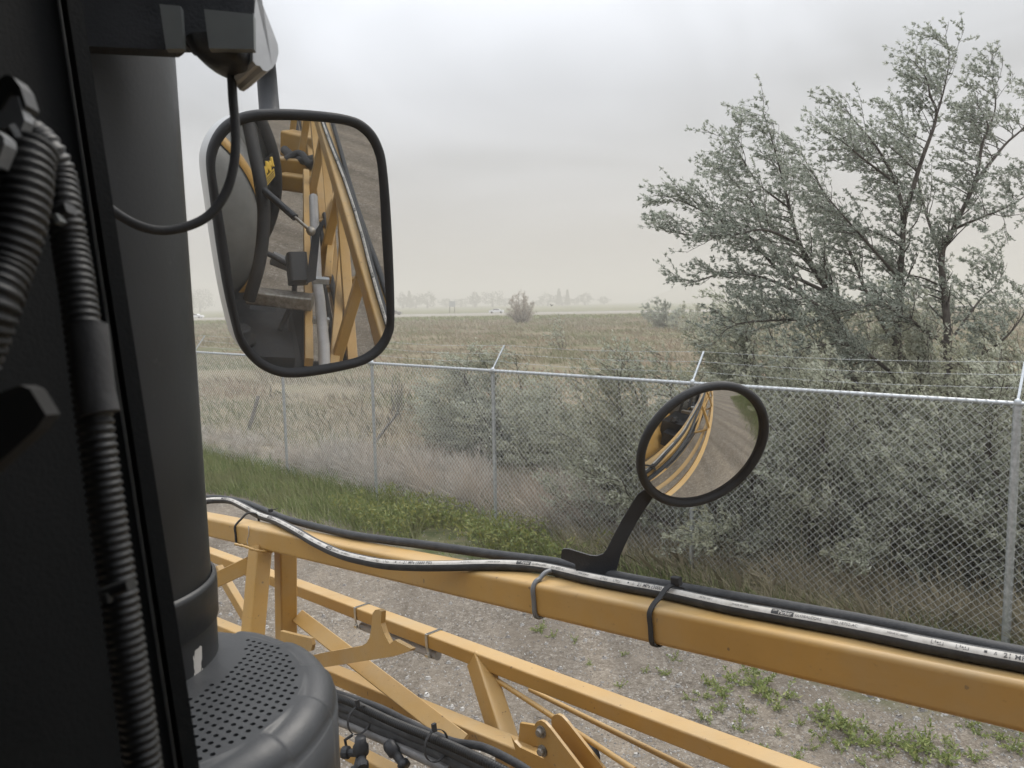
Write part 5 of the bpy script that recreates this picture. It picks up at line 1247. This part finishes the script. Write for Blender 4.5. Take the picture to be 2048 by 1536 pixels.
for i, (x, y, s_) in enumerate(wspots):
    k_ = i % 4 if s_ < .95 else (0, 2, 3)[i % 3]; o = WP[k_] if not WP[k_].get('used') else copy_tree(WP[k_]); WP[k_]['used'] = 1
    g = on_ground(x, y); o.location = tuple(g); o.scale = (s_*1.05,)*3; o.rotation_euler = (0, 0, RNG.uniform(0, 6.28))
    yl = any(c_.name.startswith('yellow_leaves') for c_ in o.children)
    lab = ('large spreading' if s_ > .95 else 'small')+' weed '+('with some yellow leaves' if yl else 'with only green leaves')+' in the gravel beyond the boom'
    tag(o, lab, 'weed', ('large ' if s_ > .95 else 'small ')+('yellowing' if yl else 'green')+' weeds in the gravel')
for o in bpy.data.objects:
    if 'used' in o: del o['used']

# ------------------------------------------------------------------ leaning poles in the field
g = on_ground(494, 866); tip = at(517, 792, float(np.dot(g-CAM, _F)))
tag(obj('leaning_pole', MB().tube([g-Z*.05, tip], [.05, .04], 8), M['deadwood']), 'dark leaning pole in the grass behind the fence near the left', 'pole')
g = on_ground(742, 893); zz = float(np.dot(g-CAM, _F)); 
t = thing('leaning_snag', 'thin leaning dead trunk with sparse twigs behind the fence below the big mirror', 'dead tree', g)
obj('trunk', MB().tube(spline([g-Z*.05, at(770, 858, zz), at(797, 826, zz)], 12), list(np.linspace(.04, .022, 12)), 7), M['deadwood'], t)
mbb = MB()
for k in range(14):
    p = at(797+RNG.uniform(-14, 6), 826+RNG.uniform(-4, 12), zz); mbb.tube(branch_curve(p, [RNG.uniform(-.2, .6), 0, RNG.uniform(.5, 1)], RNG.uniform(.4, .9), 6, [-.2, 0, .4], 1), .007, 4, caps=False)
obj('twig', mbb, M['deadwood'], t, recalc=False)

# ------------------------------------------------------------------ far things: highway traffic, sign, trees
def car(px_, wheel_y, label, paint, heading=-1, L=4.6, dist_w=0.0):
    # put it on the highway: intersect the line of sight with the road's centre line
    d = ray(px_, wheel_y); den = d[0]*rn[0]+d[1]*rn[1]; s = ((RA-CAM[:2]+rn*dist_w) @ rn)/den; p = CAM+d*s; p[2] = .03
    t = thing('car', label, 'car', p); X = np.array([rd[0], rd[1], 0])*heading; Y = np.array([-X[1], X[0], 0]); w = .88
    prof = [(-L/2, .3), (-L/2, .78), (-L/2+.25, .95), (-L*.28, 1.0), (-L*.12, 1.42), (L*.16, 1.44), (L*.3, 1.02), (L/2-.15, .86), (L/2, .6), (L/2, .3)]
    obj('body', MB().prism([p+X*a+Z*b-Y*w for a, b in prof], Y*2*w), paint, t)
    for sgn in (-1, 1):
        obj('window', MB().prism([p+X*a+Z*b+Y*sgn*(w+.004) for a, b in ((-L*.24, 1.02), (-L*.115, 1.36), (L*.15, 1.38), (L*.25, 1.03))], Y*sgn*.02), M['carglass'], t)
        for a in (-L*.31, L*.31):
            obj('wheel', MB().lathe(p+X*a+Z*.32+Y*sgn*(w-.18), [(0, -.0), (.32, 0), (.33, .1), (.32, .2), (0, .2)], 16, Y*sgn), M['tyre'], t)
    return t
car(993, 629, 'white car on the highway, left of the round brown bush', M['carwhite'], -1)
car(392, 646, 'white car on the highway, seen left of the big mirror', M['carwhite'], -1, 4.8)
car(789, 631, 'dark car on the highway, at the right edge of the big mirror', M['cardark'], -1)
# sign
g = on_ground(903.5, 626); zz = float(np.dot(g-CAM, _F)); t = thing('road_sign', 'grey back of a road sign on two posts beside the highway', 'sign', g)
for x in (899.5, 909.0):
    b_ = at(x, 626, zz); b_[2] = 0; obj('post', MB().bar(b_, at(x, 602.5, zz), .28, .2, np.array([0, 1., 0])), M['signpost'], t)
pq = [at(898.5, 602.5, zz-.3), at(910.5, 602.5, zz-.3), at(910.5, 613.5, zz-.3), at(898.5, 613.5, zz-.3)]
obj('sign_panel', MB().prism(pq, np.array([0, .08, 0])), M['signgrey'], t)
# small dark bird over the far meadow
c = at(1103, 611.5, 150); t = thing('bird', 'small dark bird low over the far meadow', 'bird', c)
obj('body', MB().lathe(c, [(.001, -.25), (.08, -.12), (.1, .05), (.06, .18), (.001, .26)], 10, unit([1, .2, .1])), M['tyre'], t)
obj('wing', MB().prism([c, c+np.array([-.35, 0, .28]), c+np.array([-.12, 0, .34]), c+np.array([.12, 0, .06])], [0, .03, 0]), M['tyre'], t)
obj('wing', MB().prism([c, c+np.array([.3, .1, .3]), c+np.array([.38, .1, .16]), c+np.array([.12, 0, -.02])], [0, .03, 0]), M['tyre'], t)
# trees on the far side
def far_tree(px_, top, wpx, z_, label, kind='round'):
    g = at(px_, 612, z_); g[2] = 0; s = z_/FPX; ytop = at(px_, top, z_)[2]; h = ytop*1.1; w = wpx*s*1.25
    t = thing('far_tree', label, 'tree', g, 'trees along the horizon')
    obj('trunk', MB().tube([g, g+Z*h*.5], [w*.05+.15, .15], 7), M['bark'], t)
    n = 900; u = RNG.normal(size=(n, 3)); u /= np.linalg.norm(u, axis=1)[:, None]; r = RNG.uniform(.55, 1, n)[:, None]
    lob = 1+.22*np.sin(u[:, :1]*5+px_)+.18*np.sin(u[:, 2:]*7+u[:, :1]*4+px_*.3)
    P = u*r*lob
    if kind == 'cone': 
        f = RNG.uniform(0, 1, n); a = RNG.uniform(0, 6.28, n); rr = (1-f)**.8*RNG.uniform(.5, 1, n)
        P = np.stack([np.cos(a)*rr*w*.5, np.sin(a)*rr*w*.5, (.08+.92*f)*h], 1)
    else: P = P*np.array([w*.5, w*.5, h*.44])+np.array([0, 0, h*.54])
    q = leaf_quads(g+P, rnd_dirs(n, [0, 0, .3], 1), RNG.uniform(.16, .3, n)*h**.5*1.2, RNG.uniform(.1, .22, n)*h**.5*1.2)
    np_obj('crown', q, 4, M['fartree'], t)
for (x, top, w_, z_, lab, kd) in (
        (806, 589, 22, 640, 'low hazy tree at the right edge of the big mirror', 'round'), (819, 586, 14, 640, 'narrow pointed hazy tree near the big mirror', 'cone'), (832, 592, 26, 660, 'small hazy tree left of the broad domed tree', 'round'),
        (855, 586, 38, 620, 'broad domed hazy tree left of the road sign', 'round'), (893, 598, 26, 700, 'low faint tree just left of the road sign', 'round'), (922, 598, 26, 700, 'low faint tree just right of the road sign', 'round'),
        (950, 588, 22, 620, 'single round hazy tree between the sign and the white car', 'round'), (985, 586, 36, 620, 'wide flat-topped hazy tree above the white car', 'round'), (1010, 597, 26, 700, 'low faint tree behind the brown bush', 'round'),
        (1096, 589, 40, 640, 'broad hazy tree left of the pair of tall spires', 'round'), (1118, 581, 12, 640, 'tall narrow hazy poplar, left of the pair', 'cone'), (1135, 583, 11, 640, 'tall narrow hazy poplar, right of the pair', 'cone'),
        (1125, 593, 40, 660, 'rounded hazy trees below the two poplars', 'round'), (1150, 597, 20, 700, 'small hazy tree right of the poplars', 'round'), (1170, 588, 32, 660, 'domed hazy tree right of the poplars', 'round'),
        (1208, 594, 22, 700, 'lone round hazy tree in mid horizon', 'round'), (1075, 602, 22, 700, 'low hazy tree right of the brown bush', 'round'), (400, 582, 40, 620, 'hazy tree left of the big mirror', 'round'), (370, 590, 40, 640, 'hazy tree beside the exhaust stack', 'round')):
    far_tree(x, top, w_, z_, lab, kd)
# faint hill behind the tree
mb = MB(); c = at(1395, 604, 1000); n = 24; pts = []
for i in range(n+1):
    f = i/n; pts.append((c+np.array([(f-.5)*150, 0, 0]), 26*math.sin(math.pi*f)**.9*(1-.25*math.sin(f*9))))
vv = []
for p, h in pts: vv += [np.array([p[0], p[1]-60, 0]), np.array([p[0], p[1], max(h, .0)]), np.array([p[0], p[1]+80, 0])]
mb.add(vv, [(i*3+k, i*3+k+1, i*3+k+4, i*3+k+3) for i in range(n) for k in range(2)], True)
tag(obj('hill', mb, mat('hill_grass', (.16, .15, .11), (.2, .18, .13), scale=.05, rough=1)), kind='structure')

# ------------------------------------------------------------------ dusty air
mb = MB().box((0, 620, 16), 5600, 2500, 34)
hzm = bpy.data.materials.new('dusty_air'); hzm.use_nodes = True; nt = hzm.node_tree; nt.nodes.remove(nt.nodes['Principled BSDF'])
pv = N(nt.nodes, 'ShaderNodeVolumePrincipled'); pv.inputs['Density'].default_value = .0025; pv.inputs['Color'].default_value = (.70, .678, .64, 1); pv.inputs['Anisotropy'].default_value = .2
nt.links.new(pv.outputs[0], nt.nodes['Material Output'].inputs['Volume'])
tag(obj('haze', mb, hzm), kind='stuff')
